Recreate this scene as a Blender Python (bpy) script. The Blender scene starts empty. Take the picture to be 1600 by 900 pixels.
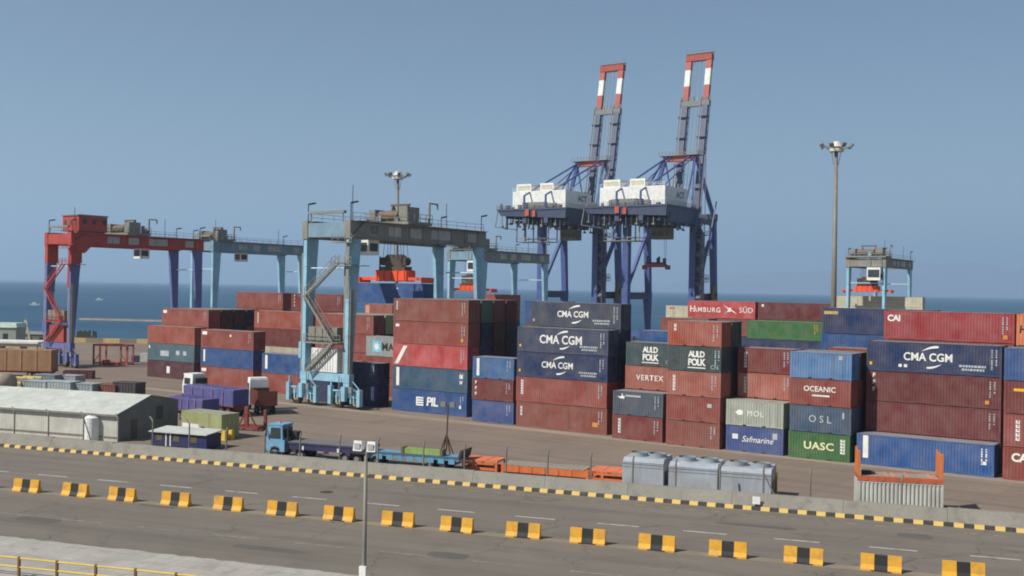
import bpy, bmesh, math, random
from mathutils import Vector, Matrix
random.seed(7)
SC = bpy.context.scene
COL = SC.collection
R = math.radians

# ------------------------------------------------------------------ camera
F, H, ROLL = 1700.0, 16.1, 0.0175          # focal length in photo pixels, eye height, roll
TH = R(35.0)                                # container rows: angle to the picture plane
RD = R(19.6)                                # road direction
cr, sr = math.cos(ROLL), math.sin(ROLL)
cd = bpy.data.cameras.new('camera'); cam = bpy.data.objects.new('camera', cd); COL.objects.link(cam)
cam.matrix_world = Matrix(((cr, -sr, 0, 0), (0, 0, -1, 0), (sr, cr, 0, H), (0, 0, 0, 1)))
cd.sensor_width = 36; cd.lens = 36 * F / 1600; cd.clip_start = 0.5; cd.clip_end = 80000
SC.camera = cam

# ------------------------------------------------------------------ sky, sun, exposure
SUN_AZ, SUN_EL = math.atan2(-0.88, -0.47), R(45)   # direction towards the sun, clockwise from +Y
w = bpy.data.worlds.new('World'); SC.world = w; w.use_nodes = True
nt = w.node_tree; nt.nodes.clear()
sky = nt.nodes.new('ShaderNodeTexSky'); sky.sky_type = 'NISHITA'; sky.sun_disc = False
sky.sun_elevation = SUN_EL; sky.sun_rotation = SUN_AZ % (2 * math.pi)
sky.altitude = 0; sky.air_density = 1.0; sky.dust_density = 0.3; sky.ozone_density = 1.6
bg = nt.nodes.new('ShaderNodeBackground'); bg.inputs[1].default_value = 0.069
wo = nt.nodes.new('ShaderNodeOutputWorld')
nt.links.new(sky.outputs[0], bg.inputs[0]); nt.links.new(bg.outputs[0], wo.inputs[0])
sd = bpy.data.lights.new('sun', 'SUN'); sd.energy = 5.0; sd.angle = R(0.5); sd.color = (1, .95, .87)
sun = bpy.data.objects.new('sun', sd); COL.objects.link(sun)
ts = Vector((math.sin(SUN_AZ) * math.cos(SUN_EL), math.cos(SUN_AZ) * math.cos(SUN_EL), math.sin(SUN_EL)))
sun.rotation_euler = ts.to_track_quat('Z', 'Y').to_euler()
SC.view_settings.view_transform = 'Standard'; SC.view_settings.look = 'None'
SC.view_settings.exposure = 0.08; SC.view_settings.gamma = 1.0
SC.render.engine = 'CYCLES'
SC.cycles.use_denoising = True; SC.cycles.pixel_filter_type = 'BLACKMAN_HARRIS'; SC.cycles.filter_width = 1.9
SC.cycles.max_bounces = 6; SC.cycles.volume_bounces = 1

# ------------------------------------------------------------------ pixel helpers (photo 1600x900)
def ray(px, py):
    U, V = px - 800, py - 450
    return (cr * U + sr * V) / F, (-sr * U + cr * V) / F      # right, down per metre of depth
def G(px, py, z=0.0):                        # point of the level z seen at a pixel
    u, v = ray(px, py); Y = (H - z) / v
    return Vector((u * Y, Y, z))
def AT(px, py, Y):                           # point at depth Y seen at a pixel
    u, v = ray(px, py)
    return Vector((u * Y, Y, H - v * Y))
A = Vector((math.cos(TH), -math.sin(TH), 0)); B = Vector((math.sin(TH), math.cos(TH), 0))
RA = Vector((math.cos(RD), -math.sin(RD), 0)); RB = Vector((math.sin(RD), math.cos(RD), 0))
def onrow(px, b, py=470):                    # point on the line at distance b along B, seen at column px
    u, _ = ray(px, py); Y = b / (B.x * u + B.y)
    return Vector((u * Y, Y, 0))

# ------------------------------------------------------------------ materials
def lin(c):
    return tuple(((v / 255) / 12.92 if v / 255 <= .04045 else ((v / 255 + .055) / 1.055) ** 2.4) for v in c)
MATS = {}
def nodes(name):
    m = bpy.data.materials.new(name); m.use_nodes = True
    n = m.node_tree.nodes; n.clear()
    o = n.new('ShaderNodeOutputMaterial'); p = n.new('ShaderNodeBsdfPrincipled')
    m.node_tree.links.new(p.outputs[0], o.inputs[0])
    return m, n, m.node_tree.links, p
def mixrgb(n, l, a, b, fac, mode='MIX'):
    x = n.new('ShaderNodeMix'); x.data_type = 'RGBA'; x.blend_type = mode
    for s, v in ((x.inputs[6], a), (x.inputs[7], b), (x.inputs[0], fac)):
        if hasattr(v, 'links'): l.new(v, s)
        elif isinstance(v, tuple): s.default_value = (*v[:3], 1)
        else: s.default_value = v
    return x.outputs[2]
def noise(n, l, scale, detail=4, vec=None, rough=.6, stretch=None):
    t = n.new('ShaderNodeTexNoise'); t.inputs['Scale'].default_value = scale
    t.inputs['Detail'].default_value = detail; t.inputs['Roughness'].default_value = rough
    if vec is None:
        g = n.new('ShaderNodeNewGeometry'); vec = g.outputs['Position']
    if stretch:
        mp = n.new('ShaderNodeMapping'); mp.inputs['Scale'].default_value = stretch
        l.new(vec, mp.inputs[0]); vec = mp.outputs[0]
    l.new(vec, t.inputs['Vector'])
    return t.outputs['Fac']
def ramp(n, l, v, lo, hi):
    r = n.new('ShaderNodeMapRange'); r.inputs[1].default_value = lo; r.inputs[2].default_value = hi
    l.new(v, r.inputs[0]); return r.outputs[0]
def bump(n, l, p, h, strength, dist=.02):
    b = n.new('ShaderNodeBump'); b.inputs['Strength'].default_value = strength; b.inputs['Distance'].default_value = dist
    l.new(h, b.inputs['Height']); l.new(b.outputs[0], p.inputs['Normal'])
def paint(name, rgb, rough=.5, var=.25, metal=0.0, dirt=.25):
    if name in MATS: return MATS[name]
    m, n, l, p = nodes(name); c = lin(rgb)
    f = noise(n, l, .9, 5); g = noise(n, l, 3.0, 4, stretch=(1, 1, .15))
    c1 = mixrgb(n, l, c, tuple(min(1, v * 1.25 + .01) for v in c), ramp(n, l, f, .35, .7))
    c2 = mixrgb(n, l, c1, tuple(v * .55 + .02 for v in c), ramp(n, l, g, .5, .8))
    x = mixrgb(n, l, c1, c2, var * 2 if var < .5 else 1.0)
    d = mixrgb(n, l, x, lin((120, 105, 88)), 0.0)
    dn = noise(n, l, .35, 6); md = n.new('ShaderNodeMath'); md.operation = 'MULTIPLY'; md.inputs[1].default_value = dirt
    l.new(ramp(n, l, dn, .35, .75), md.inputs[0])
    y = mixrgb(n, l, x, lin((125, 110, 92)), md.outputs[0])
    l.new(y, p.inputs['Base Color']); p.inputs['Roughness'].default_value = rough; p.inputs['Metallic'].default_value = metal
    p.inputs['Specular IOR Level'].default_value = .35
    MATS[name] = m; return m

def container_paint():
    m, n, l, p = nodes('container_paint')
    oi = n.new('ShaderNodeObjectInfo'); tc = n.new('ShaderNodeTexCoord')
    off = n.new('ShaderNodeVectorMath'); off.operation = 'MULTIPLY_ADD'
    cb = n.new('ShaderNodeCombineXYZ')
    ml = n.new('ShaderNodeMath'); ml.operation = 'MULTIPLY'; ml.inputs[1].default_value = 97
    l.new(oi.outputs['Random'], ml.inputs[0]); l.new(ml.outputs[0], cb.inputs[0]); l.new(ml.outputs[0], cb.inputs[1])
    off.inputs[1].default_value = (1, 1, 1)
    l.new(tc.outputs['Object'], off.inputs[0]); l.new(cb.outputs[0], off.inputs[2])
    v = off.outputs[0]
    base = oi.outputs['Color']
    hs = n.new('ShaderNodeHueSaturation'); hs.inputs['Saturation'].default_value = .8; hs.inputs['Value'].default_value = 1.25
    l.new(base, hs.inputs['Color'])
    fade = noise(n, l, .45, 5, v)
    c1 = mixrgb(n, l, base, hs.outputs[0], ramp(n, l, fade, .35, .7))
    st = noise(n, l, 2.2, 4, v, .65, (1, 1, .08))
    c2 = mixrgb(n, l, c1, lin((70, 48, 40)), 0.0)
    sm = n.new('ShaderNodeMath'); sm.operation = 'MULTIPLY'; sm.inputs[1].default_value = .5
    l.new(ramp(n, l, st, .5, .78), sm.inputs[0])
    c2 = mixrgb(n, l, c1, lin((82, 58, 46)), sm.outputs[0])
    sp = noise(n, l, 5.5, 5, v, .7)
    rs = n.new('ShaderNodeMath'); rs.operation = 'MULTIPLY'; rs.inputs[1].default_value = .75
    l.new(ramp(n, l, sp, .62, .72), rs.inputs[0])
    c3 = mixrgb(n, l, c2, lin((96, 55, 38)), rs.outputs[0])
    du = noise(n, l, .8, 3, v)
    dm = n.new('ShaderNodeMath'); dm.operation = 'MULTIPLY'; dm.inputs[1].default_value = .24
    l.new(ramp(n, l, du, .3, .75), dm.inputs[0])
    c4 = mixrgb(n, l, c3, lin((150, 138, 122)), dm.outputs[0])
    l.new(c4, p.inputs['Base Color']); p.inputs['Roughness'].default_value = .58
    p.inputs['Specular IOR Level'].default_value = .3
    return m
def container_roof():
    m, n, l, p = nodes('container_roof')
    oi = n.new('ShaderNodeObjectInfo')
    f = noise(n, l, .7, 5)
    c = mixrgb(n, l, oi.outputs['Color'], lin((158, 152, 142)), .75)
    c2 = mixrgb(n, l, c, lin((105, 82, 66)), ramp(n, l, f, .55, .8))
    l.new(c2, p.inputs['Base Color']); p.inputs['Roughness'].default_value = .7
    return m
CP, CR = container_paint(), container_roof()
def ground_mat(name, c0, c1, c2, s1, s2, rough=.9, stretch=None, joints=None, streak=None, cracks=None):
    m, n, l, p = nodes(name)
    a = noise(n, l, s1, 6, stretch=stretch); b = noise(n, l, s2, 5); g = noise(n, l, 7, 3)
    x = mixrgb(n, l, lin(c0), lin(c1), ramp(n, l, a, .35, .68))
    x = mixrgb(n, l, x, lin(c2), ramp(n, l, b, .52, .78))
    x = mixrgb(n, l, x, tuple(v * .8 for v in lin(c0)), ramp(n, l, g, .45, .9))
    if joints:
        geo = n.new('ShaderNodeNewGeometry'); mp = n.new('ShaderNodeMapping'); mp.inputs['Rotation'].default_value = (0, 0, joints[1])
        l.new(geo.outputs['Position'], mp.inputs[0])
        br = n.new('ShaderNodeTexBrick'); br.inputs['Scale'].default_value = 1; br.offset = 0
        br.inputs['Brick Width'].default_value = joints[0]; br.inputs['Row Height'].default_value = joints[0]
        br.inputs['Mortar Size'].default_value = .02; br.inputs['Color1'].default_value = (1, 1, 1, 1)
        br.inputs['Color2'].default_value = (.86, .86, .86, 1); br.inputs['Mortar'].default_value = (.6, .6, .6, 1)
        l.new(mp.outputs[0], br.inputs['Vector'])
        x = mixrgb(n, l, x, br.outputs['Color'], .8, 'MULTIPLY')
    if cracks:
        gq = n.new('ShaderNodeNewGeometry'); vo = n.new('ShaderNodeTexVoronoi'); vo.feature = 'DISTANCE_TO_EDGE'; vo.inputs['Scale'].default_value = cracks
        wob = noise(n, l, .9, 3); ad = n.new('ShaderNodeVectorMath'); ad.operation = 'ADD'; cw = n.new('ShaderNodeCombineXYZ')
        w2 = n.new('ShaderNodeMath'); w2.operation = 'MULTIPLY'; w2.inputs[1].default_value = 2.2; l.new(wob, w2.inputs[0]); l.new(w2.outputs[0], cw.inputs[0]); l.new(w2.outputs[0], cw.inputs[1])
        l.new(gq.outputs['Position'], ad.inputs[0]); l.new(cw.outputs[0], ad.inputs[1]); l.new(ad.outputs[0], vo.inputs['Vector'])
        ck = ramp(n, l, vo.outputs['Distance'], .008, .002); kk = n.new('ShaderNodeMath'); kk.operation = 'MULTIPLY'; l.new(ck, kk.inputs[0]); l.new(ramp(n, l, noise(n, l, .11, 3), .45, .6), kk.inputs[1])
        x = mixrgb(n, l, x, lin((74, 69, 64)), kk.outputs[0])
    if streak:
        geo = n.new('ShaderNodeNewGeometry'); mr = n.new('ShaderNodeMapping'); mr.inputs['Rotation'].default_value = (0, 0, streak[0])
        l.new(geo.outputs['Position'], mr.inputs[0])
        for sc_, st_, cc, lo, hi, am in ((1.0, (.012, .55, 1), streak[1], .48, .74, .6), (1.0, (.05, 1.6, 1), streak[2], .55, .78, .5), (1.0, (.16, .3, 1), streak[1], .6, .72, .45)):
            f_ = noise(n, l, sc_, 5, mr.outputs[0], .65, st_); k_ = n.new('ShaderNodeMath'); k_.operation = 'MULTIPLY'; k_.inputs[1].default_value = am
            l.new(ramp(n, l, f_, lo, hi), k_.inputs[0]); x = mixrgb(n, l, x, lin(cc), k_.outputs[0])
    l.new(x, p.inputs['Base Color']); p.inputs['Roughness'].default_value = rough
    p.inputs['Specular IOR Level'].default_value = .25
    bump(n, l, p, g, .25, .02)
    return m
M_YARD = ground_mat('yard_concrete', (134, 119, 106), (146, 130, 115), (116, 103, 93), .05, .12, joints=(6.0, TH), streak=(TH, (104, 92, 83), (158, 142, 124)))
M_ROAD = ground_mat('road_asphalt', (120, 112, 102), (130, 121, 109), (110, 102, 93), .07, .3, streak=(RD, (96, 90, 83), (146, 135, 119)), cracks=.16)
M_PATCH = ground_mat('asphalt_patch', (100, 95, 88), (106, 100, 92), (92, 87, 80), .3, .9)
M_STRIP = ground_mat('runway_concrete', (160, 144, 126), (150, 134, 117), (136, 121, 107), .1, .4)
M_VERGE = ground_mat('verge_paving', (172, 166, 156), (186, 180, 170), (150, 143, 132), .25, .8, joints=(1.2, RD))
M_SAND = ground_mat('sandy_gutter', (146, 134, 114), (134, 124, 106), (118, 110, 98), .4, 1.2)
M_WALL = ground_mat('parapet_concrete', (142, 138, 128), (154, 149, 138), (116, 114, 106), .35, .9, stretch=(1, 1, 1.5))
M_QUAY = ground_mat('quay_concrete', (150, 138, 120), (132, 121, 107), (105, 98, 90), .1, .4)
def worn(name, rgb, under, lo, hi, rough=.7):
    m, n, l, p = nodes(name)
    f = noise(n, l, 1.6, 6, rough=.7)
    x = mixrgb(n, l, lin(rgb), lin(under), ramp(n, l, f, lo, hi))
    l.new(x, p.inputs['Base Color']); p.inputs['Roughness'].default_value = rough; MATS[name] = m; return m
M_LINE = worn('worn_white_line', (205, 202, 195), (120, 114, 107), .5, .68)
M_LINE2 = worn('faint_white_line', (158, 152, 143), (124, 116, 105), .34, .56)
M_YLINE = worn('faint_yellow_line', (172, 150, 100), (114, 109, 103), .42, .62)
M_KY = worn('kerb_yellow', (226, 190, 108), (150, 140, 120), .6, .8)
M_KB = worn('kerb_black', (62, 56, 50), (110, 102, 92), .55, .85)
M_BY = worn('barrier_yellow', (228, 168, 44), (168, 132, 82), .46, .78, .6)
M_BB = worn('barrier_black', (42, 41, 40), (70, 66, 60), .55, .8)
def sea_mat():
    m, n, l, p = nodes('sea_water')
    f = noise(n, l, .004, 4, stretch=(1, 2.5, 1)); g = noise(n, l, .35, 5, stretch=(.6, 1, 1))
    x = mixrgb(n, l, lin((48, 80, 106)), lin((68, 98, 120)), ramp(n, l, f, .3, .7))
    l.new(x, p.inputs['Base Color']); p.inputs['Roughness'].default_value = .55; p.inputs['IOR'].default_value = 1.33
    p.inputs['Specular IOR Level'].default_value = .22
    bump(n, l, p, g, .6, .6)
    return m
M_SEA = sea_mat()
M_HILL = ground_mat('far_hills', (150, 120, 98), (130, 104, 88), (112, 92, 80), .0006, .002)
WHITE = paint('white_paint', (226, 226, 220), .5, .1, dirt=.12)
LETTER = paint('white_lettering', (225, 224, 218), .6, .06, dirt=.1)
LETTERB = paint('black_lettering', (28, 28, 30), .6, .05)
LETTERY = paint('yellow_lettering', (222, 168, 42), .6, .05)
LETTERG = paint('pale_grey_lettering', (170, 178, 182), .6, .05)
DARK = paint('dark_steel', (44, 44, 46), .6, .1)
GREY = paint('grey_steel', (128, 130, 128), .5, .15)
GALV = paint('galvanised_pole', (120, 118, 110), .5, .12)
CYAN = paint('pale_blue_paint', (142, 190, 210), .45, .2, dirt=.35)
DUSTY = paint('dusty_grey_paint', (132, 132, 124), .6, .3)
PURP = paint('violet_blue_paint', (98, 106, 156), .45, .12, dirt=.15)
REDP = paint('crane_red_paint', (172, 66, 58), .5, .2, dirt=.25)
ORNG = paint('orange_red_paint', (226, 84, 48), .5, .15, dirt=.1)
STSB = paint('crane_blue_paint', (68, 86, 142), .45, .2, dirt=.16)
STSD = paint('crane_slate_paint', (70, 80, 106), .5, .2, dirt=.15)
TYRE = paint('tyre_rubber', (34, 33, 32), .85, .1)
RIM = paint('ochre_rim', (190, 146, 72), .6, .15)
GLASS = paint('dark_glass', (52, 62, 64), .12, .02, dirt=.04)
OLIVE = paint('olive_paint', (112, 102, 62), .6, .15)
RUSTO = paint('rust_orange', (206, 108, 56), .7, .3, dirt=.2)
WOOD = paint('weathered_deck', (150, 138, 124), .8, .3)
YELLOW = paint('yellow_paint', (224, 186, 66), .5, .12)
RAILY = paint('rail_yellow', (214, 186, 88), .5, .12)
NAVY = paint('navy_paint', (38, 44, 88), .5, .15)
GREYU = paint('unit_grey', (160, 166, 172), .5, .25, dirt=.25)

# ------------------------------------------------------------------ mesh helpers
class MB:
    def __init__(s): s.v = []; s.f = []
    def box(s, x0, x1, y0, y1, z0, z1):
        i = len(s.v)
        s.v += [(x0, y0, z0), (x1, y0, z0), (x1, y1, z0), (x0, y1, z0), (x0, y0, z1), (x1, y0, z1), (x1, y1, z1), (x0, y1, z1)]
        s.f += [tuple(i + k for k in q) for q in ((3, 2, 1, 0), (4, 5, 6, 7), (0, 1, 5, 4), (1, 2, 6, 5), (2, 3, 7, 6), (3, 0, 4, 7))]
        return s
    def hexa(s, lo, hi):                    # two quads, counter-clockwise from above
        i = len(s.v); s.v += [tuple(p) for p in lo] + [tuple(p) for p in hi]
        s.f += [tuple(i + k for k in q) for q in ((3, 2, 1, 0), (4, 5, 6, 7), (0, 1, 5, 4), (1, 2, 6, 5), (2, 3, 7, 6), (3, 0, 4, 7))]
        return s
    def bar(s, p, q, w=.1, h=None, up=(0, 0, 1)):
        p, q = Vector(p), Vector(q); h = h or w
        d = (q - p).normalized(); u = Vector(up)
        if abs(d.dot(u)) > .98: u = Vector((0, 1, 0))
        sx = d.cross(u).normalized(); sy = sx.cross(d).normalized()
        a = [(-1, -1), (1, -1), (1, 1), (-1, 1)]
        i = len(s.v)
        for c in (p, q):
            for m, n_ in a: s.v.append(tuple(c + sx * (m * w / 2) + sy * (n_ * h / 2)))
        s.f += [tuple(i + k for k in f) for f in ((0, 1, 2, 3), (7, 6, 5, 4), (0, 4, 5, 1), (1, 5, 6, 2), (2, 6, 7, 3), (3, 7, 4, 0))]
        return s
    def tube(s, p, q, r, r2=None, n=10, caps=True):
        p, q = Vector(p), Vector(q); r2 = r if r2 is None else r2
        d = (q - p).normalized(); u = Vector((0, 0, 1)) if abs(d.z) < .98 else Vector((0, 1, 0))
        sx = d.cross(u).normalized(); sy = sx.cross(d).normalized(); i = len(s.v)
        for c, rr in ((p, r), (q, r2)):
            for k in range(n):
                t = 2 * math.pi * k / n; s.v.append(tuple(c + sx * (rr * math.cos(t)) + sy * (rr * math.sin(t))))
        for k in range(n): s.f.append((i + k, i + n + k, i + n + (k + 1) % n, i + (k + 1) % n))
        if caps: s.f.append(tuple(i + k for k in range(n))); s.f.append(tuple(i + n + k for k in reversed(range(n))))
        return s
    def prism(s, pts, ax, t0, t1):           # polygon extruded along an axis: ax 0 -> pts are (y,z), 1 -> (x,z), 2 -> (x,y)
        i = len(s.v); n = len(pts)
        for t in (t0, t1):
            for a, b in pts: s.v.append((t, a, b) if ax == 0 else (a, t, b) if ax == 1 else (a, b, t))
        s.f.append(tuple(i + k for k in range(n))); s.f.append(tuple(i + n + k for k in reversed(range(n))))
        for k in range(n): s.f.append((i + k, i + n + k, i + n + (k + 1) % n, i + (k + 1) % n))
        return s
    def rail(s, pts, h=1.0, w=.06, step=2.0, mid=True):   # handrail along a polyline
        for p, q in zip(pts[:-1], pts[1:]):
            p, q = Vector(p), Vector(q); L = (q - p).length; n = max(1, round(L / step))
            for zz in ((h, h * .5) if mid else (h,)): s.bar(p + Vector((0, 0, zz)), q + Vector((0, 0, zz)), w)
            for k in range(n + 1):
                c = p.lerp(q, k / n); s.bar(c, c + Vector((0, 0, h)), w)
        return s
    def mesh(s, name):
        me = bpy.data.meshes.new(name); me.from_pydata(s.v, [], s.f); me.update()
        b = bmesh.new(); b.from_mesh(me); bmesh.ops.recalc_face_normals(b, faces=b.faces); b.to_mesh(me); b.free()
        return me
    def build(s, name, mat, parent=None, smooth=False):
        me = s.mesh(name); me.materials.append(mat)
        if smooth: me.polygons.foreach_set('use_smooth', [True] * len(me.polygons))
        return link(name, me, parent)
def link(name, me, parent=None):
    o = bpy.data.objects.new(name, me); COL.objects.link(o)
    if parent is not None: o.parent = parent
    return o
def tag(o, label, cat, group=None):
    o['label'] = label; o['category'] = cat
    if group: o['group'] = group
    return o
def thing(name, label, cat, loc, rz=0.0, group=None):
    o = bpy.data.objects.new(name, None); COL.objects.link(o); o.empty_display_size = .5
    o.location = loc; o.rotation_euler = (0, 0, rz)
    return tag(o, label, cat, group)
def struct(o, kind='structure'):
    o['kind'] = kind; return o
def copy_tree(o, parent=None):
    c = o.copy(); COL.objects.link(c)
    if parent is not None: c.parent = parent
    for ch in o.children: copy_tree(ch, c)
    return c

# ------------------------------------------------------------------ lettering, converted in one go
TXT = {}
def text_keys(keys):
    tmp = []
    for k in keys:
        body, bold, shear, space = k
        cu = bpy.data.curves.new('t', 'FONT'); cu.body = body; cu.size = 1; cu.offset = bold; cu.shear = shear
        cu.space_character = space; cu.resolution_u = 3; cu.align_x = 'CENTER'; cu.align_y = 'CENTER'; cu.space_line = .8
        o = bpy.data.objects.new('t', cu); COL.objects.link(o); tmp.append((k, o, cu))
    bpy.context.view_layer.update(); dg = bpy.context.evaluated_depsgraph_get()
    for k, o, cu in tmp:
        me = bpy.data.meshes.new_from_object(o.evaluated_get(dg)); TXT[k] = me
    for k, o, cu in tmp:
        bpy.data.objects.remove(o); bpy.data.curves.remove(cu)
text_keys([('CMA CGM', .02, 0, 1), ('PIL', .03, .1, .9), ('UASC', .02, 0, 1.05), ('OSL', .01, 0, 1.6), ('OCEANIC', .015, 0, 1),
           ('MOL', .0, 0, 1.15), ('Safmarine', .0, .35, 1), ('MAERSK', .02, 0, 1.05), ('CAI', .04, 0, .9), ('H', .015, 0, 1),
           ('AMBURG', .01, 0, 1.15), ('SÜD', .005, 0, 1.05), ('VERTEX', .01, 0, 1.15), ('AULD', .04, 0, .85), ('POLK', .04, 0, .85),
           ('02', .02, 0, 1), ('ACT', .02, 0, 1), ('FFF', .03, 0, 1), ('F', .04, 0, 1), ('T', .03, 0, 1), ('TEX', .02, 0, 1.0),
           ('Hapag', .02, .1, 1), ('CN', .0, 0, 1), ('new container', .01, 0, 1), ('LEN', .02, 0, 1)])
def letter(parent, key, x, z, size, mat=None, y=-.012, sx=1.0, name='lettering', rot=0.0):
    k = next(t for t in TXT if t[0] == key)
    src = TXT[k]; me = src.copy(); me.materials.clear(); me.materials.append(mat or LETTER)
    c, s_ = math.cos(rot), math.sin(rot)
    for v in me.vertices:
        a, b = v.co.x * size * sx, v.co.y * size
        v.co = (x + a * c - b * s_, y, z + a * s_ + b * c)
    return link(name, me, parent)

# ------------------------------------------------------------------ containers
W = 2.438
CM = {}
def cmeshes(L, Hh):
    k = (L, Hh)
    if k in CM: return CM[k]
    d = {}
    def corr(x0, x1, z0, z1, y, s):          # trapezoid corrugation; s = inward direction
        m = MB(); pitch = .279; n = round((x1 - x0) / pitch); p = (x1 - x0) / n; dep = .036
        pts = []
        for i in range(n):
            b = x0 + i * p
            pts += [(b, 0), (b + p * .27, 0), (b + p * .5, dep), (b + p * .77, dep)]
        pts.append((x1, 0))
        for x, dd in pts: m.v += [(x, y + s * dd, z0), (x, y + s * dd, z1)]
        for i in range(len(pts) - 1):
            q = (2 * i, 2 * i + 2, 2 * i + 3, 2 * i + 1); m.f.append(q)
        me = bpy.data.meshes.new('side_wall'); me.from_pydata(m.v, [], m.f); me.update(); return me
    d['side_wall'] = corr(.14, L - .14, .15, Hh - .1, .0, 1)
    d['side_wall_b'] = corr(.14, L - .14, .15, Hh - .1, W, -1)
    m = MB()
    for x in (0, L - .15):
        for y in (0, W - .15): m.box(x, x + .15, y + (.004 if y == 0 else -.004), y + .15 - (.004 if y else -.004), .1, Hh - .1)
    for y in (0.005, W - .085):
        m.box(.15, L - .15, y, y + .08, .03, .17); m.box(.15, L - .15, y, y + .08, Hh - .12, Hh - .03)
    for x in (0.005, L - .105):
        m.box(x, x + .1, .15, W - .15, .03, .17); m.box(x, x + .1, .15, W - .15, Hh - .14, Hh - .03)
    for x in (-.003, L - .175):
        for y in (-.003, W - .159):
            for z in (0, Hh - .118): m.box(x, x + .178, y, y + .162, z, z + .118)
    d['frame'] = m.mesh('frame')
    m = MB(); n = round(L / .6); xs = []
    for i in range(n):
        b = .1 + (L - .2) * i / n; p = (L - .2) / n; xs += [(b, 0), (b + p * .35, 0), (b + p * .5, .02), (b + p * .85, .02)]
    xs.append((L - .1, 0))
    for x, h in xs: m.v += [(x, .06, Hh - .04 + h), (x, W - .06, Hh - .04 + h)]
    for i in range(len(xs) - 1): m.f.append((2 * i, 2 * i + 2, 2 * i + 3, 2 * i + 1))
    me = bpy.data.meshes.new('roof'); me.from_pydata(m.v, [], m.f); me.update(); d['roof'] = me
    m = MB(); ys = []; n = 8
    for i in range(n):
        b = .14 + (W - .28) * i / n; p = (W - .28) / n; ys += [(b, .02), (b + p * .3, .02), (b + p * .5, .06), (b + p * .8, .06)]
    ys.append((W - .14, .02))
    for y, dd in ys: m.v += [(dd, y, .16), (dd, y, Hh - .13)]
    for i in range(len(ys) - 1): m.f.append((2 * i, 2 * i + 1, 2 * i + 3, 2 * i + 2))
    me = bpy.data.meshes.new('end_wall'); me.from_pydata(m.v, [], m.f); me.update(); d['end_wall'] = me
    for k2, y0 in (('door', .16), ('door2', W / 2 + .005)):
        m = MB(); y1 = y0 + W / 2 - .165
        m.box(L - .07, L - .03, y0, y1, .17, Hh - .15)
        for fy in (.3, .72):
            yy = y0 + (y1 - y0) * fy
            m.tube((L - .005, yy, .12), (L - .005, yy, Hh - .12), .022, n=6)
            m.box(L - .03, L + .012, yy - .04, yy + .25, 1.05, 1.1)
            for zz in (.3, Hh * .5, Hh - .35): m.box(L - .03, L + .016, yy - .05, yy + .05, zz, zz + .07)
        d[k2] = m.mesh('door')
    m = MB()
    for x in (L / 2 - 1.03 - .18, L / 2 + 1.03 - .18): m.box(x, x + .36, -.008, .05, .045, .16)
    d['fork_pocket'] = m.mesh('fork_pocket')
    for kk, me in d.items(): me.materials.append(CR if kk == 'roof' else DARK if kk == 'fork_pocket' else CP)
    CM[k] = d; return d

COLR = {'maroon': (88, 44, 58), 'teal grey': (78, 112, 126), 'orange red': (172, 78, 56), 'rust red': (150, 66, 56),
        'dark red': (124, 46, 46), 'brown red': (140, 74, 62), 'royal blue': (14, 82, 148), 'teal blue': (44, 92, 124),
        'bright red': (196, 58, 62), 'violet blue': (56, 84, 146), 'mid blue': (46, 104, 160), 'navy blue': (26, 54, 100),
        'dusty navy': (52, 68, 100), 'faded navy': (64, 76, 98), 'slate grey': (76, 90, 108), 'terracotta': (172, 92, 74),
        'dark teal': (52, 80, 86), 'pale grey-green': (172, 180, 166), 'steel blue': (60, 88, 114), 'light blue': (74, 128, 180),
        'bright green': (52, 112, 58), 'dark green': (46, 84, 62), 'grey green': (84, 116, 96), 'silver grey': (170, 178, 176),
        'cream': (206, 200, 172), 'crimson': (164, 46, 54), 'orange': (226, 116, 40), 'wine red': (112, 44, 48),
        'lime green': (178, 184, 124), 'dark brown': (86, 54, 46), 'ink blue': (36, 48, 78)}
BAYS = {}
TIER = ['bottom', 'second', 'third', 'fourth', 'fifth', 'sixth']
ROW = ['front', 'second', 'third', 'fourth', 'fifth', 'sixth', 'seventh', 'eighth']
def container(pos, z, L, Hh, col, label, rz=None, marks=(), full=True, group='stacked shipping containers', name='shipping_container'):
    rz = -TH if rz is None else rz
    t = thing(name, label, 'container', (pos[0], pos[1], z), rz, group)
    d = cmeshes(L, Hh); c = lin(COLR[col]); j = random.uniform(.76, .9); c = tuple(min(1, v * j) for v in c)
    for k in ('side_wall', 'side_wall_b', 'frame', 'roof', 'end_wall', 'door', 'door2'):
        o = link({'side_wall_b': 'side_wall', 'door2': 'door'}.get(k, k), d[k], t); o.color = (*c, 1)
    if L < 7: link('fork_pocket', d['fork_pocket'], t)
    for mk in marks: mk(t, L, Hh)
    return t
def stack(pos, row, L, levels, bay, mk=None):
    """levels: list of (height, colour); mk: {tier index: [marks]}"""
    p = Vector(pos) + B * (row * 2.75); z = 0.0
    for i, (hh, col) in enumerate(levels):
        size = 'long' if L > 7 else 'short'
        lab = '%s %s container, %s tier, %s row, %s' % (col, size, TIER[i], ROW[row], bay)
        jx, jy = random.uniform(-.04, .04), random.uniform(-.03, .03)
        q = p + A * jx + B * jy
        container(q, z, L, hh, col, lab, marks=(mk or {}).get(i, ()))
        z += hh + .012
    return p

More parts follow.
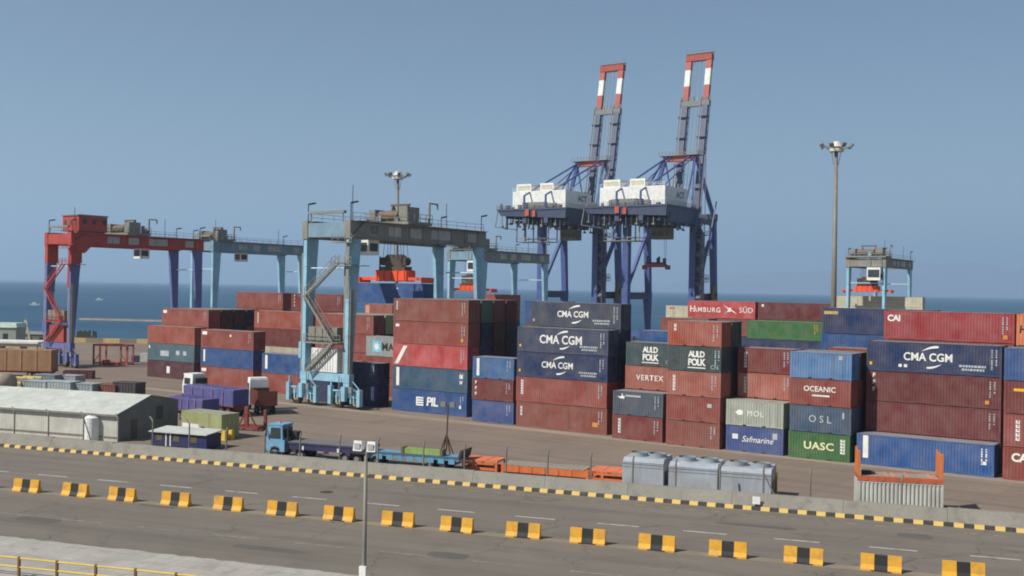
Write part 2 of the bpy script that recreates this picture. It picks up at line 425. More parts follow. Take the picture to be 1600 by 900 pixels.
# --- marks painted on the long side
def plate(t, x0, x1, z0, z1, mat=None, name='marking', y=-.01):
    m = MB(); m.box(x0, x1, y - .004, y, z0, z1); return m.build(name, mat or LETTER, t)
def vstripe(x, z0, z1, wd=.3, mat=None):
    return lambda t, L, Hh: plate(t, x, x + wd, z0 * Hh, z1 * Hh, mat, 'marking_strip')
def idcols(xo=1.15, n=7, mat=None, two=True):    # narrow columns of small print near the door end
    def f(t, L, Hh):
        m = MB()
        for c in range(2 if two else 1):
            x = L - xo + c * .38; k = n - 2 * c; zz = Hh * .86
            for i in range(k):
                hgt = random.uniform(.1, .17); m.box(x, x + .13, -.014, -.01, zz - hgt, zz); zz -= .2 if i != 3 else .3
        m.build('small_print', mat or LETTERG, t)['kind'] = 'stuff'
    return f
def stackmarks(x, n=3, s=.42, z0=.8, key='F'):
    def f(t, L, Hh):
        for i in range(n): letter(t, key, x, Hh * z0 - i * s * 1.35, s, sx=1.1)
    return f
def badge(x, z, wd=.3, hg=.3, mat=None):
    return lambda t, L, Hh: plate(t, x - wd / 2, x + wd / 2, z * Hh - hg / 2, z * Hh + hg / 2, mat, 'badge')
def vcol(x, z0, z1, n, wd=.26):                 # vertical column of blocky letters
    def f(t, L, Hh):
        m = MB(); st = (z1 - z0) * Hh / n
        for i in range(n):
            zz = z0 * Hh + i * st
            m.box(x, x + wd, -.014, -.01, zz, zz + st * .32); m.box(x, x + wd * .4, -.014, -.01, zz + st * .32, zz + st * .78)
            m.box(x + wd * .65, x + wd, -.014, -.01, zz + st * .45, zz + st * .78)
        m.build('vertical_lettering', LETTER, t)
    return f
def swoosh(t, cx, cz, s, flip=1):
    m = MB(); n = 9; up = []; lo = []
    for i in range(n + 1):
        u = i / n; x = -1 + 2 * u; b = .55 * (1 - (1 - u) ** 2); th = .18 * math.sin(math.pi * min(1, u * .62 + .06))
        up.append((cx + flip * x * s, cz + flip * (b + th - .3) * s)); lo.append((cx + flip * x * s, cz + flip * (b - th * .6 - .3) * s))
    for i in range(n):
        k = len(m.v); m.v += [(up[i][0], -.012, up[i][1]), (up[i + 1][0], -.012, up[i + 1][1]), (lo[i + 1][0], -.012, lo[i + 1][1]), (lo[i][0], -.012, lo[i][1])]
        m.f.append((k, k + 1, k + 2, k + 3))
    m.build('swoosh_emblem', LETTER, t)
def cma(cx=.46, size=1.0, band=True):
    def f(t, L, Hh):
        x = L * cx; letter(t, 'CMA CGM', x, Hh * .52, size, sx=.92)
        swoosh(t, x + .2, Hh * .80, .75); swoosh(t, x + .55, Hh * .25, .65, -1)
        m = MB()
        for r_, (a, b) in enumerate(((.70, .89), (.72, .88))):
            x0 = L * a
            while x0 < L * b:
                wd = random.uniform(.12, .26); m.box(x0, min(x0 + wd, L * b), -.014, -.01, Hh * (.27 - .11 * r_), Hh * (.34 - .11 * r_)); x0 += wd + .07
        m.build('small_print', LETTERG, t)['kind'] = 'stuff'
        plate(t, .3, .55, Hh * .2, Hh * .3, LETTERY, 'badge')
    return f
def words(key, cx, cz, size, mat=None, sx=1.0, rot=0.0):
    return lambda t, L, Hh: letter(t, key, L * cx, Hh * cz, size, mat, sx=sx, rot=rot)
def star(cx, cz, s, mat):
    def f(t, L, Hh):
        plate(t, L * cx - s, L * cx + s, Hh * cz - s, Hh * cz + s, paint('emblem_blue', (120, 190, 214), .5, .05), 'emblem_square')
        m = MB(); k = 0; pts = []
        for i in range(14):
            r_ = s * (.85 if i % 2 == 0 else .38); an = math.pi * i / 7 + .2
            pts.append((L * cx + r_ * math.sin(an), Hh * cz + r_ * math.cos(an)))
        m.prism(pts, 1, -.02, -.016); m.build('star_emblem', LETTER, t)
    return f
def bird(cx, cz, s):
    def f(t, L, Hh):
        m = MB(); x, z = L * cx, Hh * cz
        for p in ([(-1, .75), (-.2, .25), (.3, .3), (.1, .02), (-.15, .0)], [(-.9, -.75), (-.15, 0), (.1, .02), (.2, -.25), (-.35, -.3)],
                  [(.1, .1), (.35, .0), (1.1, -.55), (.9, -.5), (.15, -.1)]):
            m.prism([(x + a * s, z + b * s) for a, b in p], 1, -.018, -.012)
        m.build('bird_emblem', LETTER, t)
    return f

HC, ST = 2.896, 2.591
FT40, FT20 = 12.192, 6.058
I1, I2 = [idcols()], [idcols(1.0, 6)]
pL1, pL2, pL3, pQ = G(230, 588), G(313, 599.6), G(408, 612), G(486, 626)
pP, pA, pC, pB = G(612.4, 640), G(737, 657.2), G(806, 665), G(956.5, 684)
pR, pD, pE, pF, pG = G(1040.3, 693.8), G(1133.5, 703), G(1232, 713.5), G(1337.5, 724), G(1566, 748.5)

def hc(*c): return [(HC, k) for k in c]
def st(*c): return [(ST, k) for k in c]
bay = 'bay opposite the red steel stand'
stack(pL1, 0, FT40, hc('maroon', 'teal grey', 'orange red'), bay, {0: [badge(5.6, .5, .8, 1.1)], 1: [badge(4.6, .42, 2.2, .9, LETTERG), badge(8, .5, .9, .7, LETTERG), badge(9.8, .5, .8, .7, LETTERG), badge(.5, .75, .3, .5)]})
stack(pL1, 1, FT40, hc('rust red', 'dark brown', 'brown red', 'rust red'), bay, {3: [badge(.9, .8, 1.0, .5), idcols()]})
stack(pL1, 2, FT40, hc('brown red', 'ink blue', 'dark red', 'dark brown'), bay)
stack(pL1, 3, FT40, hc('dark red', 'rust red', 'navy blue', 'dark brown'), bay)
stack(pL1, 4, FT40, hc('dark brown', 'dark red', 'rust red', 'ink blue'), bay)
stack(pL1, 7, FT40, hc('rust red', 'navy blue', 'brown red', 'rust red', 'rust red'), bay, {4: I1})
bay = 'bay behind the white truck cabs'
stack(pL2, 0, FT40, hc('rust red', 'royal blue', 'rust red'), bay, {0: [badge(.8, .8, 1.1, .5)], 1: [vstripe(.7, .25, .9, .4)], 2: [badge(.9, .8, 1.1, .5), badge(7, .72, .35, .35), idcols()]})
stack(pL2, 4, FT40, hc('brown red', 'cream', 'dark red', 'orange red'), bay, {3: [vcol(.8, .3, .9, 6), idcols(1.3, 9)], 2: I1})
stack(pL2, 7, FT40, hc('brown red', 'rust red', 'navy blue', 'dark red', 'dark red'), bay, {4: [stackmarks(.8, 4, .42, .85), idcols()]})
bay = 'bay next to the pale blue crane legs'
stack(pL3, 0, FT40, hc('rust red', 'royal blue'), bay, {1: [vstripe(.7, .2, .9, .5)]})
stack(pL3, 4, FT40, hc('dark red', 'rust red', 'rust red', 'rust red'), bay, {3: [idcols(1.3, 9)], 2: I1})
stack(pL3, 5, FT40, hc('dark brown', 'rust red', 'navy blue', 'lime green'), bay)
stack(pL3, 6, FT40, hc('royal blue', 'dark red', 'dark teal', 'light blue'), bay)
stack(pL3, 7, FT40, hc('royal blue', 'dark red', 'rust red', 'navy blue'), bay)
bay = 'bay seen between the pale blue crane legs'
stack(pQ, 0, FT40, hc('navy blue', 'navy blue'), bay, {1: I1})
stack(pQ, 4, FT40, hc('brown red', 'rust red', 'silver grey'), bay, {2: [star(.17, .5, .85, None), words('MAERSK', .49, .48, 1.55, LETTERB)]})
bay = 'bay with five high front stack by crane'
stack(pP, 0, FT40, hc('royal blue', 'teal blue', 'bright red', 'rust red', 'brown red'), bay,
      {0: [words('PIL', .55, .5, 1.5, sx=1.1), lambda t, L, Hh: [plate(t, 4.1, 5.3, Hh * .5 - .55 + k * .3, Hh * .5 - .35 + k * .3, LETTER, 'emblem_bar') for k in range(4)], lambda t, L, Hh: plate(t, 4.1, 4.3, Hh * .5 - .55, Hh * .5 + .55, LETTER, 'emblem_bar', -.016), badge(11.2, .4, .3, .4), idcols(1.0, 5)], 1: [vstripe(.6, .12, .93, .5), badge(11.2, .7, .5, .5), badge(11.2, .45, .4, .35), idcols()],
       2: [lambda t, L, Hh: (lambda m: (m.prism([(.35, .25), (1.0, .25), (2.5, 2.6), (1.85, 2.6)], 1, -.02, -.012), m.build('slanted_stripe', LETTER, t)))(MB()), idcols(1.0, 8)],
       3: [badge(.7, .8, .6, .35), idcols(1.0, 8), badge(11.3, .25, .35, .35, LETTERY)], 4: [idcols(1.0, 8), vcol(.5, .5, .9, 3, .2)]})
stack(pP, 1, FT40, hc('brown red', 'dark red', 'navy blue', 'ink blue', 'grey green'), bay)
stack(pP, 2, FT40, hc('brown red', 'dark red', 'dark brown', 'dark brown', 'brown red'), bay)
stack(pP, 3, FT40, hc('rust red', 'ink blue', 'ink blue', 'ink blue', 'dark red'), bay)
bay = 'bay of three high short boxes'
stack(pA, 0, FT20, st('violet blue', 'dark red', 'mid blue'), bay, {0: I2, 1: [stackmarks(.6, 3, .5, .8), idcols(1.0, 6)], 2: [vstripe(.6, .12, .92, .4), idcols(1.0, 6)]})
stack(pA, 4, FT20, hc('rust red', 'dark red', 'navy blue', 'brown red', 'royal blue'), bay)
bay = 'bay with three navy swoosh boxes'
stack(pC, 0, FT40, hc('brown red', 'rust red', 'navy blue', 'dusty navy'), bay,
      {0: [vcol(.6, .45, .85, 3, .25), idcols(1.1, 7), badge(10.7, .35, .7, .5, paint('orange_mark', (214, 140, 70)))], 1: [vcol(.7, .3, .9, 6, .32), idcols(1.1, 7)],
       2: [cma(.46, 1.0), idcols(1.0, 7)], 3: [cma(.49, 1.35), idcols(1.0, 8)]})
stack(pC, 1, FT40, hc('rust red', 'dark red', 'ink blue', 'ink blue', 'faded navy'), bay, {4: [cma(.48, 1.0), idcols(.9, 9)]})
bay = 'bay with a slate grey short box'
stack(pB, 0, FT20, st('dark red', 'slate grey'), bay, {0: [vcol(.75, .25, .88, 5, .3), idcols(1.0, 7)],
      1: [lambda t, L, Hh: (lambda m: (m.prism([(.5, 2.05), (.75, 1.95), (1.05, 2.02), (1.12, 2.3), (1.2, 2.3), (1.2, 2.05), (1.45, 2.05), (1.4, 1.75), (.85, 1.78)], 1, -.018, -.012), m.build('boat_emblem', LETTER, t)))(MB()),
          lambda t, L, Hh: plate(t, 1.55, 3.4, 2.0, 2.2, LETTERG, 'small_print'), idcols(1.0, 7)]})
def auld(cx, cn=True):
    def f(t, L, Hh):
        letter(t, 'AULD', L * cx, Hh * .68, .85, sx=.9); letter(t, 'POLK', L * cx, Hh * .36, .95, sx=.9)
        plate(t, L * cx - 1.0, L * cx + 1.0, Hh * .13, Hh * .17)
        if cn: letter(t, 'CN', L * .88, Hh * .2, .6, LETTERG)
    return f
stack(pB, 1, FT20, st('rust red', 'dark red', 'terracotta', 'dark teal'), bay, {2: [words('VERTEX', .5, .5, .85)], 3: [auld(.5)]})
stack(pB, 2, FT20, hc('brown red', 'rust red', 'navy blue', 'royal blue'), bay, {3: I2})
stack(pB, 4, FT20, st('brown red', 'rust red', 'dark teal', 'dark red', 'brown red'), bay, {4: [badge(3.4, .25, .9, .3)]})
bay = 'bay of five high short boxes'
stack(pR, 0, FT20, st('brown red', 'rust red', 'terracotta', 'dark teal', 'orange red'), bay, {0: I2, 1: [badge(4.9, .68, .5, .4, LETTERG)], 2: [vcol(.7, .2, .85, 5, .26), idcols(1.0, 7)], 3: [auld(.55), idcols(.7, 7)], 4: [vcol(.75, .6, .9, 2, .25), idcols(.9, 8)]})
stack(pR, 1, FT20, st('brown red', 'dark green', 'dark brown', 'ink blue', 'dark green'), bay)
bay = 'bay with a pale grey-green short box'
stack(pD, 0, FT20, st('violet blue', 'pale grey-green'), bay, {0: [words('Safmarine', .55, .5, .85), badge(1.0, .58, .6, .5), badge(5.2, .7, .5, .6, LETTERG)],
      1: [words('MOL', .52, .5, .8), lambda t, L, Hh: (lambda m: (m.prism([(1.0, 1.35), (1.35, 1.05), (1.8, 1.1), (1.85, 1.5), (1.45, 1.65)], 1, -.018, -.012), m.build('animal_emblem', LETTER, t)))(MB())]})
stack(pD, 1, FT20, st('brown red', 'rust red', 'terracotta', 'dark red'), bay, {2: [vcol(.7, .2, .88, 5, .26), idcols(1.1, 6)], 3: [vcol(.75, .2, .85, 5, .28), idcols(1.1, 7)]})
bay = 'bay with a bright green bottom box'
stack(pE, 0, FT20, st('bright green', 'steel blue', 'rust red', 'light blue'), bay,
      {0: [words('UASC', .5, .5, 1.0, paint('cream_lettering', (226, 224, 176)), sx=1.15), vcol(5.15, .3, .85, 5, .45)], 1: [words('OSL', .5, .5, .95, LETTERG), badge(5.3, .7, .18, .6, LETTERG)],
       2: [words('OCEANIC', .5, .62, .72), lambda t, L, Hh: plate(t, 2.3, 4.0, .92, 1.06, LETTER, 'small_print')], 3: [badge(5.0, .82, .35, .4, LETTERG)]})
stack(pE, 1, FT20, st('brown red', 'ink blue', 'dark red', 'dark brown'), bay)
stack(pE, 4, FT20, st('brown red', 'rust red', 'dark red', 'rust red'), bay, {3: [badge(.8, .7, .3, .5)]})
bay = 'bay with a single blue box in front'
stack(pF, 0, FT40, hc('royal blue'), bay, {0: [vstripe(.6, .22, .95, .5), idcols(1.1, 7, LETTER), badge(11.4, .42, .3, .3)]})
stack(pF, 1, FT40, hc('brown red', 'wine red', 'wine red', 'navy blue'), bay,
      {1: [idcols(1.0, 7)], 2: [stackmarks(.75, 3, .5, .86), idcols(1.0, 7), badge(11.0, .2, .35, .35, paint('orange_mark', (214, 140, 70)))], 3: [cma(.47, 1.05), idcols(.9, 9), badge(3.2, .22, .3, .28), badge(3.7, .22, .3, .28)]})
stack(pF, 3, FT40, hc('rust red', 'dark red', 'ink blue', 'rust red', 'crimson'), bay, {4: [words('CAI', .08, .72, .85), idcols(1.1, 8), badge(11.4, .2, .4, .4, paint('orange_mark', (214, 140, 70)))]})
bay = 'end bay beyond the flat rack'
stack(pG, 0, FT40, hc('rust red', 'rust red', 'dark red', 'royal blue'), bay, {0: [words('CAI', .12, .68, 1.0)], 1: [vcol(1.0, .2, .85, 5, .35)], 2: [lambda t, L, Hh: plate(t, .8, 4.2, 2.0, 2.25, LETTERY, 'yellow_lettering_band')]})
stack(pG, 2, FT40, hc('dark red', 'rust red', 'cream', 'grey green', 'orange'), bay, {4: [words('Hapag', .12, .5, 1.0, LETTERB)]})
# misaligned and distant stacks
def farstack(px, b, L, levels, bay, mk=None): stack(onrow(px, b), 0, L, levels, bay, mk)
bF = pF.dot(B)
farstack(1285, bF + 17.5, FT40, hc('rust red', 'dark red', 'brown red', 'royal blue', 'navy blue'), 'stack beside the tall lamp mast', {4: [badge(1.0, .8, 1.6, .35, paint('ochre_mark', (190, 160, 90)))]})
farstack(571, 137, FT20, st('brown red', 'rust red', 'dark red', 'navy blue', 'terracotta'), 'lone stack under the hoisted blue box', {4: [badge(.5, .5, .9, 2.2, paint('pale_terracotta', (214, 150, 124)))]})
fb = 170
farstack(1075, fb, FT40, hc('rust red', 'dark red', 'navy blue', 'brown red', 'bright red'), 'distant block below the second quay crane',
         {4: [words('H', .075, .5, 1.5), words('AMBURG', .29, .46, 1.15), words('SÜD', .87, .48, 1.25), bird(.63, .5, 1.2)]})
farstack(1185, fb, FT40, hc('rust red', 'dark red', 'navy blue', 'bright green', 'wine red'), 'distant block with green box', {3: [idcols(1.2, 7, LETTERY)], 4: [badge(.8, .8, .4, .4)]})
farstack(1168, fb - 6, FT40, hc('rust red', 'dark red', 'navy blue', 'bright green'), 'distant block nearest the wine red box', {3: [idcols(1.2, 7, LETTERY)]})
farstack(1041, 208, FT20, st('rust red', 'dark red', 'navy blue', 'royal blue', 'cream'), 'distant short stack topped with cream', {4: [badge(1.4, .8, 1.2, .35, paint('red_mark', (190, 90, 70)))]})
farstack(738, 207, FT40, hc('rust red', 'dark red', 'navy blue', 'brown red', 'rust red'), 'distant block under the third gantry')
farstack(660, 207, FT40, hc('rust red', 'brown red', 'navy blue', 'dark red'), 'distant block behind the spreader')
farstack(1304, 280, FT40, st('rust red', 'dark red', 'navy blue', 'brown red', 'cream', 'cream'), 'distant stack inside the far gantry')
farstack(1364, 280, FT40, st('rust red', 'dark red', 'navy blue', 'brown red', 'cream', 'cream'), 'distant stack at the far gantry leg')
farstack(1600, bF + 20, FT40, hc('rust red', 'dark red', 'navy blue', 'brown red', 'orange'), 'last stack past the orange box')

# the container held by the front gantry
RTG_P = G(543, 638.5)                         # near right wheel corner of the front gantry
hang = RTG_P + A * (-3.9 - FT40 / 2) + B * (13.4 - W / 2)
container(hang, 13.6, FT40, HC, 'royal blue', 'royal blue long container hoisted in the air by the pale blue crane', marks=[badge(7.6, .75, .2, .2)], group='hoisted containers')

# ------------------------------------------------------------------ ground, sea, road
def sheet(name, pts, z, mat, kind='structure', thick=0):
    m = MB()
    if thick: m.prism([(p[0], p[1]) for p in pts], 2, z - thick, z)
    else:
        m.v = [(p[0], p[1], z) for p in pts]; m.f = [tuple(range(len(pts)))]
    o = m.build(name, mat); struct(o, kind); return o
quay = Vector((9.5, 360, 0)) + B * 21
q1, q2 = quay - A * 95, quay + A * 420
left = Vector((-82, 283, 0))
sheet('ground', [(-500, -60), (500, -60), (q2.x + 200, q2.y - 140), tuple(q2.xy), tuple(q1.xy), (left.x, left.y), (-500, 292)], 0.0, M_YARD, thick=5)
sheet('sea', [(-26000, -500), (26000, -500), (26000, 26000), (-26000, 26000)], -2.6, M_SEA)
K0 = G(-140, 697 - 140 * .0844 + 1.0); K1 = G(1760, 832 + 160 * .0844 + 1)
KD = (K1 - K0).normalized(); KN = Vector((-KD.y, KD.x, 0)); KRZ = math.atan2(KD.y, KD.x)
KL = (K1 - K0).length
def K(s, t, z=0): return K0 + KD * s + KN * t + Vector((0, 0, z))
sheet('road', [tuple(K(s, t).xy) for s, t in ((-40, -45), (KL + 40, -45), (KL + 40, 0), (-40, 0))], .004, M_ROAD)
def dash(p, q, wd, mat, name='lane_line'):
    p, q = Vector(p), Vector(q); d = (q - p).normalized(); n = Vector((-d.y, d.x, 0)) * wd / 2
    sheet(name, [tuple((p - n).xy), tuple((q - n).xy), tuple((q + n).xy), tuple((p + n).xy)], .009, mat)
# lighter runway strips on the yard
for i, (t0, t1) in enumerate(((-5.2, -3.2),)):
    a0 = pP + B * t0 - A * 90; a1 = pP + B * t1 - A * 90
    e0 = a0 + A * 230; e1 = a1 + A * 230
    sheet('crane_runway', [tuple(a0.xy), tuple(e0.xy), tuple(e1.xy), tuple(a1.xy)], .006, M_STRIP)

for t0, mt in ((-2.1, M_YLINE), (-6.4, M_LINE2), (-9.8, M_YLINE)):
    for k in range(24): dash(pP + B * t0 + A * (-66 + k * 6), pP + B * t0 + A * (-66 + k * 6 + 5.9), .16, mt, 'yard_line')
# kerb of yellow and black stones
kerb = bpy.data.objects.new('kerb', None); COL.objects.link(kerb); struct(kerb)
kerb.location = K0; kerb.rotation_euler = (0, 0, KRZ)
ks = .66
kmesh = MB().hexa([(0.01, -.02, 0), (ks - .01, -.02, 0), (ks - .01, .3, 0), (.01, .3, 0)], [(.01, .05, .26), (ks - .01, .05, .26), (ks - .01, .3, .26), (.01, .3, .26)]).mesh('kerb_stone')
kmesh.materials.append(M_KY)
kmesh2 = kmesh.copy(); kmesh2.materials.clear(); kmesh2.materials.append(M_KB)
for i in range(int(KL / ks)):
    o = link('kerb_stone', kmesh if i % 2 == 0 else kmesh2, kerb); o.location = (i * ks, random.uniform(-.012, .012), random.uniform(-.01, .006))
# parapet of cast concrete lengths
par = thing('parapet_wall', 'low weathered concrete parapet wall behind the yellow and black kerb', 'wall', K0, KRZ)
x = -10.0
while x < KL + 6:
    L_ = random.uniform(5.5, 8.5); hh = 1.12 + random.uniform(-.05, .05)
    MB().hexa([(x, .32, 0), (x + L_ - .02, .32, 0), (x + L_ - .02, 1.5, 0), (x, 1.5, 0)], [(x, .75, hh), (x + L_ - .02, .75, hh), (x + L_ - .02, 1.15, hh), (x, 1.15, hh)]).build('wall_block', M_WALL, par)
    x += L_
# lane lines
D0, D1 = G(60, 741.5), G(1420, 860); dd = (D1 - D0); dl = dd.length; dd.normalize()
for i in range(-2, 18):
    s0 = i * 5.93; dash(D0 + dd * s0, D0 + dd * (s0 + 2.9), .17, M_LINE)
E0 = G(210, 822.5); 
for i in range(-3, 12): dash(E0 + dd * (i * 5.93), E0 + dd * (i * 5.93 + 3.4), .17, M_LINE2)
for i in range(0, int(KL / 1.9)):
    dash(K(i * 1.9, -1.75), K(i * 1.9 + .8, -1.75), .14, M_YLINE)
# barriers on their sandy strip
B0, B1 = G(38, 769), G(1376, 893.5); bd = (B1 - B0); nb = 14; bs = bd.length / nb; bd.normalize(); bn = Vector((-bd.y, bd.x, 0))
s0, s1 = B0 - bd * 40, B1 + bd * 60
sheet('median_strip', [tuple((s0 - bn * .22).xy), tuple((s1 - bn * .22).xy), tuple((s1 + bn * .75).xy), tuple((s0 + bn * .75).xy)], .012, M_SAND)
def jersey(x0, x1, inset):
    pr = [(-.31 + inset, 0.0), (-.31 + inset, .09), (-.17 + inset, .34), (-.10 + inset, .93 - inset), (.10 - inset, .93 - inset), (.17 - inset, .34), (.31 - inset, .09), (.31 - inset, 0.0)]
    return MB().prism(pr, 0, x0, x1)
jm = [jersey(-1.13, -.37, 0).mesh('painted_block'), jersey(-.37, .37, .025).mesh('middle_block'), jersey(.37, 1.13, 0).mesh('painted_block')]
for me, mt in zip(jm, (M_BY, M_BB, M_BY)): me.materials.append(mt)
foot = MB().box(-.55, .55, -.36, -.3, 0, .06).mesh('dark_foot'); foot.materials.append(DARK)
for i in range(-1, nb + 4):
    p = B0 + bd * (i * bs + random.uniform(-.12, .12)) + bn * (.28 + random.uniform(-.07, .07))
    lab = 'yellow concrete road barrier with black middle, in the row along the median'
    t = thing('road_barrier', lab, 'barrier', (p.x, p.y, .012), math.atan2(bd.y, bd.x) + random.uniform(-.05, .05), 'road barriers along the median')
    for me, nm in zip(jm, ('painted_block', 'middle_block', 'painted_block')): link(nm, me, t)
    if i > 5: link('dark_foot', foot, t)
for px, py, L_, W_ in ((250, 790, 3.2, 1.1), (880, 770, 4.5, .9), (700, 868, 2.6, 1.4), (1180, 822, 5.5, .8), (60, 812, 3.5, 1.2), (1430, 838, 2.2, 1.5), (420, 858, 5.0, .9)):
    c_ = G(px, py); pp = []
    for k in range(14):
        an = 2 * math.pi * k / 14; cx_, sx_ = math.cos(an), math.sin(an); ex = abs(cx_) ** .5 * (1 if cx_ > 0 else -1); ey = abs(sx_) ** .5 * (1 if sx_ > 0 else -1)
        q_ = c_ + KD * (ex * L_ / 2 + random.uniform(-.06, .06)) + KN * (ey * W_ / 2 + random.uniform(-.06, .06)); pp.append((q_.x, q_.y))
    sheet('road_patch', pp, .0075, M_PATCH)
p = G(510, 769); t = thing('manhole_cover', 'dark round manhole cover in the road near the lane dashes', 'manhole', (p.x, p.y, .006), 0)
MB().tube((0, 0, 0), (0, 0, .02), .55, n=24).build('lid', paint('iron_dark', (62, 58, 54), .7), t); MB().tube((0, 0, 0), (0, 0, .012), .68, n=24).build('ring', M_QUAY, t)
# near verge with ragged edge and yellow rail
V0, V1 = G(0, 838.5), G(520, 896); vd = (V1 - V0).normalized(); vn = Vector((-vd.y, vd.x, 0))
pts = []
s_ = -30.0
while s_ < 60:
    pts.append(V0 + vd * s_ + vn * random.uniform(-.12, .12)); pts.append(V0 + vd * (s_ + .9) + vn * random.uniform(-.1, .1) ); s_ += 1.35
pts = [tuple(p.xy) for p in pts]
far0, far1 = V0 + vd * 60 - vn * 7.4, V0 - vd * 30 - vn * 7.4
m = MB(); n = len(pts)
m.v = [(p[0], p[1], .06) for p in pts] + [(p[0] - vn.x * 7.4, p[1] - vn.y * 7.4, .06) for p in pts] + [(p[0], p[1], 0) for p in pts]
for i in range(n - 1): m.f += [(i, i + 1, n + i + 1, n + i), (i, 2 * n + i, 2 * n + i + 1, i + 1)]
struct(m.build('verge', M_VERGE))
g0 = G(30, 871.0, 1.1)
gr = thing('guard_rail', 'yellow two-bar steel railing on posts beside the pale paved verge', 'railing', (g0.x, g0.y, .06), math.atan2(vd.y, vd.x) + .04)
for zz, nm in ((1.0, 'top_bar'), (.52, 'lower_bar')):
    MB().tube((-14, 0, zz), (40, 0, zz), .055, n=8).build(nm, RAILY, gr)
for i in range(-6, 17): MB().box(i * 2.42 - .06, i * 2.42 + .06, -.06, .06, 0, 1.08).build('post', paint('rail_post_brown', (120, 84, 40), .6), gr)
# fence posts on the wall
fence = thing('security_fence', 'row of thin grey fence posts with bent tops standing behind the parapet', 'fence', K0, KRZ)
for px in (22, 75, 130, 184, 238, 295, 353, 413, 468, 530, 590, 661, 725, 790, 855, 922, 988, 1055, 1124, 1192, 1265, 1408):
    pt = G(px, 697 + px * .0844)
    s = (pt - K0).dot(KD); t_ = 1.8
    u_, _ = ray(px, 697 + px * .0844); q_ = K0 + KN * t_; s = (u_ * q_.y - q_.x) / (KD.x - u_ * KD.y)
    hh = 3.6 if px < 300 else 3.1
    m = MB().tube((s, t_, 0), (s, t_, hh - .4), .075, n=6)
    if px < 320: m.tube((s, t_, hh - .4), (s - .42, t_ + .1, hh), .07, n=6)
    else: m.tube((s, t_, hh - .4), (s + .05, t_ + .1, hh), .075, n=6)
    m.build('fence_post', GALV, fence)
    if px in (130, 1192): MB().tube((s, t_, hh - .6), (s + 1.2, t_, .2), .06, n=6).build('fence_brace', GALV, fence)

